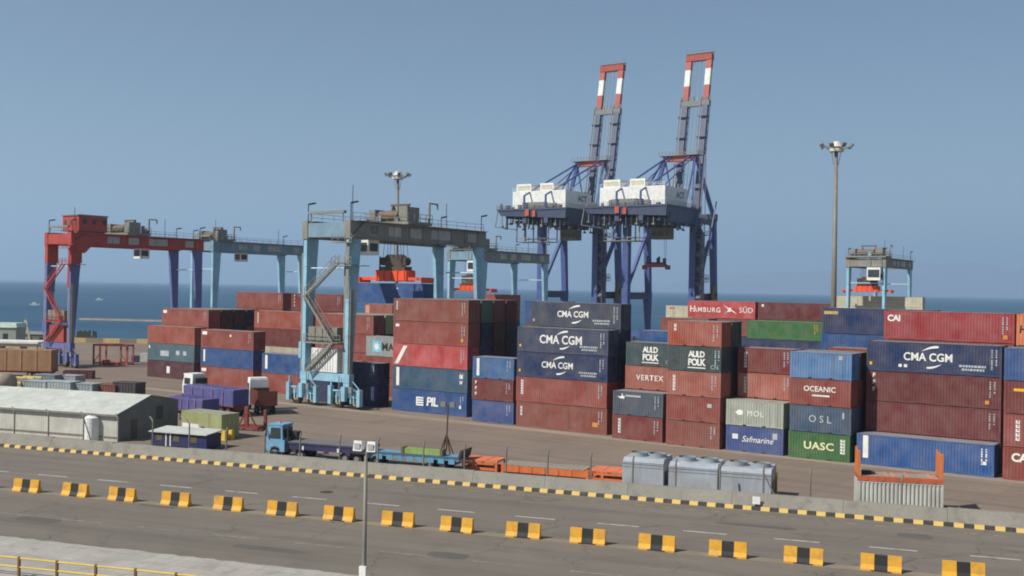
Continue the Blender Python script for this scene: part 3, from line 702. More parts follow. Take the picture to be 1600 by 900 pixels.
# ------------------------------------------------------------------ gantry cranes (rubber tyred)
def rtg(P, wb, S, label, legm, gm, girdm, extra=None, top=24.4, trol=8.0, cab=4.0, spread=None, group='yard gantry cranes', num=None, house=False, detail=True, cabs=1.0, sprm=ORNG, leglo=None):
    """P: ground point of the near right wheel corner; local x along the rows (0 = right), y across the span"""
    t = thing('gantry_crane', label, 'crane', (P.x, P.y, 0), -TH, group)
    zt = top; zb = zt - 2.3
    wheel = MB().tube((0, -.25, 0), (0, .25, 0), .86, n=18).mesh('tyre'); wheel.materials.append(TYRE)
    rim = MB().tube((0, -.27, 0), (0, .27, 0), .42, n=12).mesh('rim'); rim.materials.append(RIM)
    for y in (0, S):
        s = MB().box(-wb - .6, .6, y - .45, y + .45, 3.4, 4.5); s.build('sill_beam', leglo or legm, t)
        for x in (-wb, 0):
            b = MB().hexa([(x - 1.9, y - .45, 1.5), (x + 1.9, y - .45, 1.5), (x + 1.9, y + .45, 1.5), (x - 1.9, y + .45, 1.5)], [(x - .8, y - .42, 2.7), (x + .8, y - .42, 2.7), (x + .8, y + .42, 2.7), (x - .8, y + .42, 2.7)])
            b.box(x - .5, x + .5, y - .4, y + .4, 2.7, 3.4)
            for q in (-1.62, -1.08, .9, 1.44): b.box(x + q, x + q + .2, y - .56, y - .4, .75, 2.1)
            bo = b.build('bogie', leglo or legm, t)
            if detail:
                MB().box(x - .3, x + .35, y - 1.0, y - .46, 1.0, 2.9).build('drive_housing', leglo or legm, t)
                MB().box(x - 2.9, x - 2.35, y - .75, y - .1, .5, 2.9).tube((x - 2.6, y - .4, 2.9), (x - 2.6, y - .4, 3.7), .14, n=8).bar((x - 2.6, y - .4, 2.3), (x - .9, y - .4, 2.3), .22).build('guard_box', leglo or legm, t)
                MB().box(x + 2.2, x + 2.75, y - .75, y - .1, .45, 2.6).bar((x + 2.4, y - .4, 2.6), (x + 1.2, y - .4, 3.6), .12).build('guard_box', leglo or legm, t)
                MB().tube((x - .9, y - .75, 1.2), (x - .9, y - .75, 4.3), .06, n=6).tube((x + .9, y - .7, 1.6), (x + .9, y - .7, 4.6), .06, n=6).build('hose_pipe', GREY, t)
                MB().box(x + 1.0, x + 1.5, y - .95, y - .58, 2.2, 2.9).build('motor', DUSTY, t)
            for dx in (-1.45, 1.45):
                wo_ = link('wheel', wheel, bo); wo_.location = (x + dx, y, .86); r_ = link('rim', rim, bo); r_.location = (x + dx, y, .86)
    for y, sgn in ((0, 1), (S, -1)):
        for x in (-wb, 0):
            y0b, y1b, y1t = y - sgn * .45, y + sgn * .45, y + sgn * 1.75
            ys = sorted((y0b, y1b)); yt = sorted((y0b, y1t))
            MB().hexa([(x - .3, ys[0], 4.5), (x + .3, ys[0], 4.5), (x + .3, ys[1], 4.5), (x - .3, ys[1], 4.5)],
                      [(x - .3, yt[0], zb), (x + .3, yt[0], zb), (x + .3, yt[1], zb), (x - .3, yt[1], zb)]).build('leg', legm, t)
            for zz in (9.5, 14.0, 18.5):
                u_ = (zz - 4.5) / (zb - 4.5); e0 = y0b; e1 = y1b + (y1t - y1b) * u_; ee = sorted((e0, e1))
                MB().box(x - .34, x + .34, ee[0] - .04, ee[1] + .1, zz, zz + .14).build('splice_flange', legm, t)
        ya, yb = sorted((y - sgn * .5, y + sgn * 1.5))
        MB().box(-wb + .45, -.45, ya, yb, zb + .1, zt - .3).build('top_beam', gm, t)
        MB().tube((-wb + .4, y + sgn * .2, zb - 4), (-.4, y + sgn * .2, zb - 4), .1, n=8).build('tie_pipe', paint('pale_pipe', (190, 214, 224)), t)
    for x in (-wb, 0):
        o = MB().box(x - .5, x + .5, -.6, S + .6, zb, zt).build('girder', girdm, t)
        sx = x + .5
        MB().box(x - .62, x + .62, -.62, S + .62, zb - .08, zb - .002).build('bottom_flange', girdm, o)
        for q in range(9): MB().box(sx, sx + .06, S * (q + .5) / 9 - .05, S * (q + .5) / 9 + .05, zb + .02, zt - .02).build('stiffener', girdm, o)
        for k, (f0, f1) in enumerate(((.24, .33), (.40, .48), (.56, .71), (.86, .93))):
            MB().box(sx, sx + .05, S * f0, S * f1, zb + .5, zt - .5).build('notice_board', paint('board_grey', (172, 172, 168)), o)
        MB().rail([(x + .45, 0, zt), (x + .45, S, zt)], 1.0, .05, 2.2).build('handrail', DUSTY, o)
        MB().box(x + .5, x + 1.3, 0, S, zt - .12, zt - .04).build('walkway', DUSTY, o)
        if num and x == 0:
            k = next(q for q in TXT if q[0] == num)
            for yy in (S * .14,):
                MB().box(sx, sx + .03, yy - .9, yy + .9, zb + .35, zt - .25).build('number_board', paint('board_dim', (140, 142, 138)), o)
                me = TXT[k].copy(); me.materials.clear(); me.materials.append(paint('number_grey', (84, 86, 86)))
                for v in me.vertices: v.co = (sx + .045, yy + v.co.x * 1.5, (zb + zt) / 2 + v.co.y * 1.5)
                link('number', me, o)
    # trolley
    ty = trol
    tr = MB().box(-wb - .6, .6, ty - 2.6, ty + 2.6, zt + .1, zt + .5)
    for x in (-wb, 0):
        for yy in (-2, 2): tr.tube((x - .2, ty + yy, zt + .25), (x + .2, ty + yy, zt + .25), .3, n=10)
    tro = tr.build('trolley', DUSTY, t)
    MB().rail([(-wb - .6, ty - 2.6, zt + .5), (.6, ty - 2.6, zt + .5), (.6, ty + 2.6, zt + .5), (-wb - .6, ty + 2.6, zt + .5)], 1.1, .06, 1.3).build('handrail', DUSTY, tro)
    MB().tube((-wb * .75, ty - 1, zt + 1.4), (-wb * .3, ty - 1, zt + 1.4), .75, n=14).build('hoist_drum', paint('drum_brown', (110, 86, 66)), tro)
    MB().box(-wb * .95, -wb * .8, ty - 1.9, ty + .2, zt + .5, zt + 2.3).build('gearbox', GREY, tro)
    MB().box(-wb * .25, -wb * .05, ty - 1.7, ty + .9, zt + .5, zt + 2.6).build('motor_house', DUSTY, tro)
    fr = MB()
    for x in (-wb * .7, -wb * .35):
        fr.bar((x, ty + .4, zt + .5), (x, ty + 1.0, zt + 3.0), .22); fr.bar((x, ty + 2.2, zt + .5), (x, ty + 1.2, zt + 3.0), .22)
    fr.bar((-wb * .75, ty + 1.1, zt + 3.1), (-wb * .3, ty + 1.1, zt + 3.1), .3)
    fr.build('hoist_frame', paint('frame_brown', (104, 84, 70)), tro)
    MB().bar((.2, ty + 2.4, zt + .5), (.2, ty + 2.4, zt + 3.4), .25).bar((.2, ty + 2.4, zt + 3.3), (.2, ty + 4.2, zt + 3.3), .2).bar((.2, ty + 4.2, zt + 3.3), (.2, ty + 4.2, zt + 2.5), .2).build('service_davit', DUSTY, tro)
    # driver's cabin below the right girder
    cz = zb - .1 - 2.0 * cabs
    cx0, cx1 = -.55 - 2.05 * cabs, -.55
    cb = MB().box(cx0, cx1, cab - 1.0, cab + 1.2, cz, cz + 2.0 * cabs).build('cabin', WHITE, t)
    MB().box(cx0 + .25, cx1 - .2, cab - 1.04, cab - .99, cz + .45 * cabs, cz + 1.65 * cabs).build('cabin_window', GLASS, cb)
    MB().box(cx1 - .01, cx1 + .03, cab - .7, cab + .9, cz + .5, cz + 1.6).build('cabin_window', GLASS, cb)
    hg = MB()
    for x in (cx0 + .2, cx1 - .2):
        for yy in (cab - .8, cab + 1.0): hg.bar((x, yy, cz + 2.0 * cabs), (x, yy, zt + .2), .14)
    hg.build('cabin_hanger', DUSTY, cb)
    # hoist ropes, headblock and spreader
    if spread is not None:
        sz = spread; sx0 = -wb / 2; hb = sz + 1.9
        rp = MB()
        for dx in (-2.2, -1.2, 1.2, 2.2):
            for dy in (-.7, .7): rp.tube((sx0 + dx * .8, ty + dy, hb + 1.4), (sx0 + dx * .55, ty + dy, zt + .3), .035, n=5, caps=False)
        rp.build('hoist_rope', DARK, t)
        h_ = MB().box(sx0 - 2.4, sx0 + 2.4, ty - .8, ty + .8, hb - .1, hb + .45)
        for dx in (-2.0, -.8, .9, 1.9): h_.tube((sx0 + dx, ty - .5, hb + 1.2), (sx0 + dx, ty + .5, hb + 1.2), 1.0 if abs(dx) < 1.5 else .6, n=14)
        for dx in (-2.4, 2.4): h_.bar((sx0 + dx, ty - .6, hb), (sx0 + dx, ty - .6, hb + 1.9), .16)
        h_.build('headblock', paint('greasy_brown', (74, 64, 54)), t)
        sp = MB().box(sx0 - 2.9, sx0 + 2.9, ty - 1.0, ty + 1.0, sz + .35, sz + 1.75)
        for dx in (-2.6, -1.3, 0, 1.2, 2.5): sp.box(sx0 + dx - .12, sx0 + dx + .12, ty - 1.12, ty + 1.12, sz + .25, sz + 1.85)
        so = sp.build('spreader', sprm, t)
        ar = MB()
        for yy in (-.55, .55): ar.box(sx0 - 5.9, sx0 + 5.9, ty + yy - .22, ty + yy + .22, sz + .4, sz + .85)
        for e in (-5.95, 5.95): ar.box(sx0 + e - .18, sx0 + e + .18, ty - 1.2, ty + 1.2, sz + .05, sz + .8)
        ar.build('telescopic_arm', sprm, so)
    # stairs on the near side
    if detail:
        stc = DUSTY if not house else REDP
        z = 3.0; k = 0; m = MB(); yy = -1.0
        fl = [(-wb + 1.2, 4.6), (-1.7, 8.6), (-wb + .9, 14.6), (-1.3, 19.0)]
        for (xa, za), (xb, zb_) in zip(fl[:-1], fl[1:]):
            for o_ in (-.35, .35):
                m.bar((xa, yy + o_, za), (xb, yy + o_, zb_), .08, .28); m.bar((xa, yy + o_, za + 1), (xb, yy + o_, zb_ + 1), .06)
                for q in range(7):
                    u = q / 6; m.bar((xa + (xb - xa) * u, yy + o_, za + (zb_ - za) * u), (xa + (xb - xa) * u, yy + o_, za + (zb_ - za) * u + 1), .05)
            for q in range(16):
                u = (q + .5) / 16; c = (xa + (xb - xa) * u, za + (zb_ - za) * u); m.box(c[0] - .14, c[0] + .14, yy - .33, yy + .33, c[1] - .02, c[1] + .02)
            d_ = 1 if xb > xa else -1
            m.box(min(xb, xb + 1.1 * d_), max(xb, xb + 1.1 * d_), yy - .5, yy + .6, zb_ - .08, zb_)
        m.build('stairs', stc, t)
        m = MB()
        for zz in (zb - .6, zb - 3.6):
            m.box(-1.8, 1.7, -1.6, -.5, zz - .12, zz); m.rail([(-1.8, -1.6, zz), (1.7, -1.6, zz)], 1, .06, 1.2)
        m.box(.5, 2.0, 0, 1.6, zb - 3.7, zb - 3.6)
        m.bar((.7, -.9, zb - .6), (.7, 2.6, zt + .1), .1, .5); m.bar((.7, -1.3, zb - 8), (.7, -1.1, zb - .6), .5, .08)
        m.build('access_platform', stc, t)
        pb = MB().box(-wb + 1.6, -1.5, -.55, .75, 4.6, 7.7).build('generator_box', WHITE if not house else REDP, t)
        g_ = MB()
        for q in range(9): xx = -wb + 1.8 + q * (wb - 3.6) / 9; g_.box(xx, xx + .05, -.58, -.55, 4.7, 7.6)
        g_.build('box_rib', GREY, pb)
        eb = MB()
        for q in range(4): eb.box(-wb + 1.0 + q * 1.35, -wb + 2.2 + q * 1.35, -.6, .7, 8.6, 10.5)
        eb.build('electrical_cabinets', paint('cabinet_grey', (132, 128, 116)), t)
        MB().box(-wb + .5, -.7, -.9, .9, 8.3, 8.5).rail([(-wb + .5, -.9, 8.5), (-.7, -.9, 8.5)], 1, .06, 1.3).build('cabinet_platform', stc, t)
        MB().box(-wb - .9, -wb - .42, -.5, .5, 6.2, 8.4).build('switch_box', legm, t)
        for x in (-wb - .62, -.62): MB().box(x, x + .3, -.44, .1, 4.6, zb - 2.0).build('cable_duct', DUSTY, t)
        MB().box(.31, .5, -.3, .3, 4.6, 15.5).build('cable_duct', DUSTY, t)
    # roof bits: lamp davits and aerials
    for x, y in ((-wb, 0), (0, S), (0, 0), (-wb, S)):
        MB().tube((x, y, zt), (x, y, zt + 2.3), .07, n=6).bar((x, y, zt + 2.25), (x + .2, y + 1.1, zt + 2.5), .22).build('deck_lamp', DARK, t)
    for x, y, h_ in ((0, S * .7, 3.6), (-.1, .4, 4.6)): MB().tube((x, y, zt), (x, y, zt + h_), .05, n=5).build('aerial', DARK, t)
    for k in range(7 if detail else 4):              # cable boxes and small gear on the trolley deck
        xx, yy, hh_ = random.uniform(-wb, -.3), ty + random.uniform(-2.3, 2.3), random.uniform(.5, 1.7)
        MB().box(xx, xx + random.uniform(.3, .9), yy, yy + random.uniform(.3, .8), zt + .5, zt + .5 + hh_).build('gear_box', (DUSTY, GREY, CYAN)[k % 3], tro)
    MB().rail([(-wb - .5, ty + 3.0, zt), (-wb - .5, ty + 9, zt)], 1.6, .07, 1.0).build('festoon_rail', DUSTY, t)
    MB().box(-wb + .6, -.6, -.7, -.2, zt + .9, zt + 1.25).bar((-wb + 1, -.4, zt - .3), (-wb + 1, -.4, zt + 1), .1).bar((-1, -.4, zt - .3), (-1, -.4, zt + 1), .1).build('cable_tray', DUSTY, t)
    if house:
        hs = MB().box(-wb * .55, .9, .6, 6.6, zt + .2, zt + 3.1).build('machine_house', REDP, t)
        MB().box(-wb * .58, 1.0, .4, 6.8, zt + 3.1, zt + 3.3).build('house_roof', DUSTY, hs)
        for yy in (1.4, 3.4, 5.6): MB().box(.9, .94, yy, yy + .8, zt + 1.6, zt + 2.5).build('house_window', GLASS, hs)
        for xx in (-3.6, -1.8): MB().box(xx, xx + .6, .56, .6, zt + 1.4, zt + 2.3).build('house_window', GLASS, hs)
        MB().hexa([(-.5, .4, zb - 1.5), (.62, .4, zb - 1.5), (.62, 2.2, zb - 1.5), (-.5, 2.2, zb - 1.5)], [(-.5, .4, zt + .2), (.62, .4, zt + .2), (.62, 6.4, zt + .2), (-.5, 6.4, zt + .2)]).build('gusset', REDP, t)
        for x in (-wb, 0): MB().box(x - .44, x + .44, -.5, 1.7, zb - 3.4, zb - .01).build('leg_collar', REDP, t)
    return t
SLB = paint('slate_blue_paint', (118, 150, 168), dirt=.3); SLG = paint('grey_blue_paint', (124, 138, 142), dirt=.3)
rtg(RTG_P, 7.8, 28.5, 'pale blue gantry crane standing over the front stacks, hoisting a blue box', CYAN, SLB, DUSTY, top=24.6, trol=13.4, cab=5.0, spread=16.5, num='02')
pR1 = G(110, 574.5)
rtg(pR1, 7.6, 29.0, 'red topped gantry crane with violet blue legs beside the quay', PURP, REDP, REDP, top=25.0, trol=14, cab=16, spread=None, house=True)
pR2 = AT(333, 470, 240); pR2.z = 0
rtg(pR2, 7.0, 27.0, 'pale blue gantry crane partly behind the red topped crane', CYAN, SLB, SLB, top=25.4, trol=3.0, cab=9, detail=False)
pR3 = AT(752, 470, 241); pR3.z = 0
rtg(pR3, 9.0, 26.0, 'pale blue gantry crane behind the hoisting crane, below the quay cranes', CYAN, SLB, SLG, top=24.4, trol=2.5, cab=-.5, cabs=1.2, spread=15.0, detail=False)
pR4 = AT(1381, 470, 270); pR4.z = 0
rtg(pR4, 9.0, 23.5, 'distant pale blue gantry crane beside the tall lamp mast', CYAN, DUSTY, DUSTY, top=25.2, trol=1.5, cab=-.6, cabs=1.6, spread=16.4, detail=False)

# ------------------------------------------------------------------ quay cranes
def sts(P, w_, label, spread=None, boom_deg=80.3, reelz=15.5):
    t = thing('quay_crane', label, 'crane', (P.x, P.y, 0), -TH, 'ship to shore quay cranes')
    g = 15.0; hz = 38.0; m0 = w_ / 2
    bl = MB()
    for x in (0, w_):
        MB().box(x - 1.05, x + 1.05, -1.0, 1.0, 2.6, hz).build('landside_leg', STSB, t)
        MB().hexa([(x - .6, g - .8, 2.6), (x + .6, g - .8, 2.6), (x + .6, g + .8, 2.6), (x - .6, g + .8, 2.6)], [(x - 1.0, g - 2.2, 15.5), (x + 1.0, g - 2.2, 15.5), (x + 1.0, g + .6, 15.5), (x - 1.0, g + .6, 15.5)]).build('seaside_leg', STSB, t)
        MB().hexa([(x - .9, g - .9, 15.5), (x + .9, g - .9, 15.5), (x + .9, g + .6, 15.5), (x - .9, g + .6, 15.5)], [(x - .9, g - 2.8, hz), (x + .9, g - 2.8, hz), (x + .9, g - .8, hz), (x - .9, g - .8, hz)]).build('seaside_leg', STSB, t)
        MB().box(x - .8, x + .8, 1.0, g - 1.0, 13.2, 15.4).build('portal_beam', STSD, t)
        MB().bar((x, .8, 17.0), (x, g - 2.0, 34.5), 1.0).build('diagonal_brace', STSB, t)
        MB().bar((x, g - 2.0, hz - .5), (x, 1.0, hz - .5), 1.2, 1.6).build('upper_beam', STSD, t)
        for y in (0, g):
            b = MB().box(x - 3.2, x + 3.2, y - .55, y + .55, .9, 1.7)
            for k in range(-3, 4, 2): b.tube((x + k * .9, y - .3, .45), (x + k * .9, y + .3, .45), .45, n=12)
            b.build('wheel_bogie', STSD, t)
    for y in (0, g):
        MB().box(-2, w_ + 2, y - .7, y + .7, 1.7, 2.9).build('sill_beam', STSB, t)
        MB().box(-1.2, w_ + 1.2, y - (.9 if y == 0 else 2.6), y + (.9 if y == 0 else -.8), hz, hz + 2.2).build('cross_beam', STSD, t)
    for x in (m0 - 4, m0 + 4):
        MB().box(x - .7, x + .7, -20, 18, hz - 1.6, hz - .01).build('main_girder', STSD, t)
    # back reach deck
    dz = 41.0
    MB().hexa([(-2.6, -20.0, hz + .9), (w_ + .6, -20.0, hz - .3), (w_ + .6, -17.8, hz - .3), (-2.6, -17.8, hz + .9)], [(-3.5, -20.3, dz - .5), (w_ + 1, -20.3, dz - .5), (w_ + 1, -17.8, dz - .5), (-3.5, -17.8, dz - .5)]).build('end_frame', STSD, t)
    d = MB().box(-3.8, w_ + 1.2, -20.5, -1.0, dz - .5, dz).build('machinery_deck', STSD, t)
    MB().box(w_ - .2, w_ + .9, -17.8, -1.2, hz - 1.9, dz - .51).build('deck_girder', STSD, t)
    MB().box(-2.2, -1.2, -17.8, -1.2, hz + .2, dz - .51).build('deck_girder', STSD, t)
    m = MB()
    for k in range(12):
        x = -2 + k * (w_ + 2) / 11; m.bar((x, -17, dz - .5), (x, -17, hz - random.uniform(1.6, 3.6)), .28); m.bar((x, -8, dz - .5), (x, -8, hz - random.uniform(1.2, 3.0)), .28)
    m.box(0, w_ - 1, -17.4, -3, hz - 1.2, hz - .6)
    m.build('underdeck_framing', paint('framing_dark', (58, 60, 72)), t)
    MB().rail([(-3.8, -20.5, dz), (w_ + 1.2, -20.5, dz), (w_ + 1.2, -1, dz)], 1.1, .09, 1.4).rail([(-3.8, -20.5, dz), (-3.8, -1, dz)], 1.1, .09, 1.6).build('handrail', DUSTY, d)
    MB().box(7.2, 8.6, -20.75, -20.5, dz - 2.3, dz - .4).box(10.0, 11.0, -20.75, -20.5, dz - 2.6, dz - .7).build('warning_panel', paint('warning_red', (190, 84, 60)), d)
    for k in range(15):                              # hangers and gear boxes below the deck edge
        x = -2.5 + k * (w_ + 2.5) / 14; zl = hz - random.uniform(1.0, 3.4)
        MB().bar((x, -19.3, dz - .6), (x, -19.3, zl), .22).box(x - .4, x + .4, -19.7, -18.9, zl - random.uniform(.2, .8), zl).build('hanger', (GREY, STSD, DARK)[k % 3], t)
    for k in range(9):
        y = -17 + k * 1.8; zl = hz - random.uniform(2.2, 4.0)
        MB().bar((w_ + .3, y, hz - 1.8), (w_ + .3, y, zl), .2).box(w_, w_ + .6, y - .4, y + .4, zl - .5, zl).build('hanger', (GREY, STSD, DARK)[k % 3], t)
    for k in range(10):
        x = -3 + k * (w_ + 3) / 10; hh_ = random.uniform(.5, 1.8)
        MB().box(x, x + random.uniform(.4, 1.3), -20.2, -19.2, dz, dz + hh_).build('deck_gear', (GREY, STSD, DUSTY)[k % 3], t)
    # hanging service platform
    m = MB()
    for x in (1, 4, 9, 13):
        for y in (-16, -11): m.bar((x, y, hz - 1.2), (x, y, hz - 7.2), .28)
    for zz in (hz - 7.2, hz - 6.2): 
        for y in (-16, -11): m.bar((1, y, zz), (13, y, zz), .22)
    m.box(1, 13, -16, -11, hz - 7.4, hz - 7.2); m.bar((-4.5, -20.2, hz - 2.6), (1, -16, hz - 3.4), .5, .25); m.bar((-4.5, -20.2, hz - 2.6), (-3.4, -20.2, dz), .25)
    m.build('service_platform', GREY, t)
    # machine house
    hs = MB().box(0, w_ - 1.2, -17.2, -2.5, dz, dz + 5.7).build('machine_house', WHITE, t)
    m = MB()
    for k in range(14): x = .6 + k * (w_ - 2.4) / 14; m.box(x, x + .08, -17.24, -17.2, dz + .2, dz + 5.5)
    m.build('wall_rib', WHITE, hs)
    for x0, x1 in ((.6, 6.2), (9.6, 14.6)):
        a = MB().box(x0, x1, -16, -11, dz + 5.7, dz + 8.1).build('air_conditioner', WHITE, hs)
        MB().box(x0 + .4, x1 - .4, -16.05, -16, dz + 6.1, dz + 7.5).build('grille', paint('grille_cream', (190, 186, 160)), a)
    MB().rail([(0, -17.2, dz + 5.7), (w_ - 1.2, -17.2, dz + 5.7), (w_ - 1.2, -2.5, dz + 5.7)], 1.0, .08, 2).build('handrail', WHITE, hs)
    MB().box(w_ - 1.2, w_ - 1.16, -13.6, -12.4, dz + 2.6, dz + 4.6).build('door', LETTER, hs)
    k = next(q for q in TXT if q[0] == 'ACT'); me = TXT[k].copy(); me.materials.clear(); me.materials.append(STSD)
    for v in me.vertices: v.co = (w_ - 1.15, -7.3 + v.co.x * 2.6, dz + 3.4 + v.co.y * 2.6)
    link('lettering', me, hs)
    MB().box(5.6, 14, -19.9, -18.2, dz, dz + 1.9).box(15, 17.6, -19.6, -18.4, dz, dz + 1.5).build('cable_drums', paint('drum_grey', (120, 124, 130)), d)
    # A-frame, apex platform, stays
    ax0, ax1, ay, az = m0 - 5.2, m0 + 5.2, g - 1.5, 59.0
    for xa, xl in ((ax0, 0), (ax1, w_)):
        MB().bar((xl, g - 1.8, hz + 2), (xa, ay, az), .9, 1.1).build('apex_leg', STSB, t)
        MB().bar((xl * .9 + m0 * .1, 1, hz + 2), (xa, ay - 1, az - .3), .55).build('apex_leg', STSB, t)
        MB().bar((xa * .3 + m0 * .7 - 0, g - 2, hz + 2), (xa, ay - .6, az - 1), .4).build('apex_leg', STSB, t)
    a = MB().box(ax0 - .6, ax1 + .6, ay - 1.0, ay + 1.0, az - 1.6, az).build('apex_beam', paint('apex_red', (196, 98, 72)), t)
    MB().box(ax0 - 1.6, ax1 + 1.6, ay - 2.0, ay + 2.0, az, az + .2).rail([(ax0 - 1.6, ay - 2, az + .2), (ax1 + 1.6, ay - 2, az + .2)], 1.1, .1, 1.2).rail([(ax1 + 1.6, ay - 2, az + .2), (ax1 + 1.6, ay + 2, az + .2)], 1.1, .1, 1.2).build('apex_platform', DUSTY, a)
    for x in (m0 - 4, m0 + 4):
        MB().bar((x, ay - 1, az - .2), (x, -20.2, dz + 4.0), .42).build('back_stay', STSB, t)
        MB().bar((x, -20.2, dz), (x, -20.2, dz + 4.1), .5).build('stay_post', STSB, t)
        MB().bar((x, -7.5, dz + 5.7), (x, -7.5, dz + 9.3), .4).build('stay_post', GREY, t)
        MB().bar((x + 1.2, ay - 1, az - .2), (x + 1.2, -9, dz + 5.9), .25).build('inner_stay', STSB, t)
    # raised boom
    an = R(boom_deg); L = 57.0; hy, hzz = 17.2, hz - .8
    ux = Vector((0, math.cos(an), math.sin(an))); un = Vector((0, -math.sin(an), math.cos(an)))
    def bp(x, l, o=0): return Vector((x, hy, hzz)) + ux * l + un * o
    WR, WW = paint('boom_red', (168, 76, 62)), paint('boom_white', (222, 220, 214))
    for x in (m0 - 3.6, m0 + 3.6):
        MB().bar(bp(x, 0), bp(x, 42), 1.25, 1.9, (1, 0, 0)).build('boom_girder', paint('boom_grey', (84, 90, 112)), t)
        MB().bar(bp(x, 42), bp(x, 46.5), 1.25, 1.9, (1, 0, 0)).build('boom_band', WR, t)
        MB().bar(bp(x, 46.5), bp(x, 52), 1.25, 1.9, (1, 0, 0)).build('boom_band', WW, t)
        MB().bar(bp(x, 52), bp(x, L), 1.25, 1.9, (1, 0, 0)).build('boom_band', WR, t)
        m = MB()
        for l in (5, 12, 20, 29, 36):
            m.bar(bp(x - 1.9, l, 1.2), bp(x + 1.4, l, 1.2), .7, .2)
        m.bar(bp(x - 1.6, 2, .8), bp(x - 1.6, 42, .8), .3)
        m.build('boom_ladder', DUSTY, t)
        m = MB()
        for k in range(7):
            l0 = 3 + k * 5.4; m.bar(bp(x + .9, l0, -1.3), bp(x + .9, l0 + 5.4, -1.3), .16); m.bar(bp(x + .9, l0, -1.3), bp(x + .6, l0 + 2.7, -.6), .12); m.bar(bp(x + .6, l0 + 2.7, -.6), bp(x + .9, l0 + 5.4, -1.3), .12)
        m.build('folded_forestay', STSB, t)
    MB().bar(bp(m0 - 4.6, L - .9), bp(m0 + 4.6, L - .9), 1.9, 2.0).build('boom_tip_beam', WR, t)
    m = MB().box(0, 0, 0, 0, 0, 0)
    m = MB(); m.bar(bp(m0 - 4.9, L + .6), bp(m0 + 4.9, L + .6), 1.2, .15)
    for q in range(9): m.bar(bp(m0 - 4.9 + q * 1.22, L + .6), bp(m0 - 4.9 + q * 1.22, L + 1.7), .1)
    m.bar(bp(m0 - 4.9, L + 1.7), bp(m0 + 4.9, L + 1.7), .1); m.build('tip_railing', DUSTY, t)
    m = MB().bar(bp(m0 - 5, 40.5), bp(m0 + 5, 40.5), 1.4, 1.8)
    for q in range(8): m.bar(bp(m0 - 5 + q * 1.4, 40.5), bp(m0 - 5 + q * 1.4, 42.8, random.uniform(-.4, .6)), .35)
    m.build('boom_walkway', GREY, t)
    m = MB().bar(bp(m0 - 4, 22.5), bp(m0 + 4, 22.5), .35, .6); m.bar(bp(m0 - 2.4, 21.9), bp(m0 - 2.4, 22.4), .8); m.bar(bp(m0 + .4, 21.9), bp(m0 + .4, 22.4), .8); m.build('boom_tie', STSD, t)
    m = MB()
    for q in (-1.6, -.6, .9): m.tube(bp(m0 + q, 1), bp(m0 + q, L - 1), .07, n=5, caps=False)
    m.build('boom_rope', DUSTY, t)
    # trolley, operator cabin
    ty = 1.5
    MB().box(m0 - 4.6, m0 + 4.6, ty - 3, ty + 3, hz - 2.6, hz - 1.7).build('trolley', STSD, t)
    c = MB().box(m0 - 1.6, m0 + 4.4, ty - 4.2, ty - .8, hz - 6.2, hz - 2.6).build('operator_cabin', paint('cabin_olive', (120, 118, 98)), t)
    MB().box(m0 - 1.2, m0 + 4.0, ty - 4.26, ty - 4.2, hz - 5.2, hz - 3.9).build('cabin_window', GLASS, c)
    # stair and lift tower on the right landside leg
    m = MB(); xs = w_ + 1.9; z = 3.0; k = 0
    for (xx, yy) in ((xs - .8, -1.6), (xs + 1.2, -1.6), (xs - .8, .8), (xs + 1.2, .8)): m.bar((xx, yy, 2.9), (xx, yy, 57 if yy > 0 else hz + 4), .18)
    while z < hz:
        y0, y1 = (-1.4, .6) if k % 2 else (.6, -1.4)
        m.bar((xs + .2, y0, z), (xs + .2, y1, z + 2.2), 1.2, .16); m.bar((xs + 1.0, y0, z + 1), (xs + 1.0, y1, z + 3.2), .08)
        m.box(xs - .9, xs + 1.3, -1.8, 1.0, z - .1, z); z += 2.2; k += 1
    for zz in (hz - 5, hz - 11, hz - 18, 19.0): m.box(xs - .8, xs + 2.6, -2.2, 1.2, zz - .2, zz); m.rail([(xs + 2.6, -2.2, zz), (xs + 2.6, 1.2, zz)], 1.1, .1, 1.1)
    m.bar((xs - .5, 1, hz + 2), (xs - 5, ay, az), .4); m.bar((xs + 1.4, 0, 22), (xs - .2, g - 3, hz + 6), .3)
    m.build('stair_tower', paint('stair_slate', (98, 100, 118)), t)
    MB().box(w_ - .2, w_ + 2.2, .9, 2.7, 3, 34).build('lift_shaft', paint('lift_pinkgrey', (138, 126, 132)), t)
    # cable reel
    rc = Vector((w_ + 1.6, g - 3.2, reelz))
    m = MB().tube(rc + Vector((-.3, -.064, 0)), rc + Vector((.3, .064, 0)), 3.1, n=24)
    m.build('cable_reel', OLIVE, t)
    MB().tube(rc + Vector((-.8, -.17, 0)), rc + Vector((.8, .17, 0)), .8, n=12).bar(rc + Vector((0, .9, 0)), (w_, g - 1.0, reelz), .5).build('reel_hub', paint('hub_brown', (104, 82, 76)), t)
    if spread:
        sx0, sy, sz = m0 + 1.0, -4.0, spread
        m = MB()
        for dx in (-3, 3):
            for dy in (-.6, .6): m.tube((sx0 + dx, sy + dy, sz + 1.6), (sx0 + dx, sy + dy, hz - 1.6), .06, n=5, caps=False)
        m.build('hoist_rope', DUSTY, t)
        s = MB().box(sx0 - 3.2, sx0 + 3.2, sy - .9, sy + .9, sz + .2, sz + 1.2)
        for e in (-3.9, 3.9): s.box(sx0 + e - .3, sx0 + e + .3, sy - 1.2, sy + 1.2, sz - .5, sz + .8); s.bar((sx0 + e, sy, sz + .4), (sx0 + e * .75, sy, sz + 1.2), .4)
        so = s.build('spreader', paint('spreader_red', (150, 50, 54)), t)
        h = MB().box(sx0 - 3, sx0 + 3, sy - .7, sy + .7, sz + 1.2, sz + 1.7)
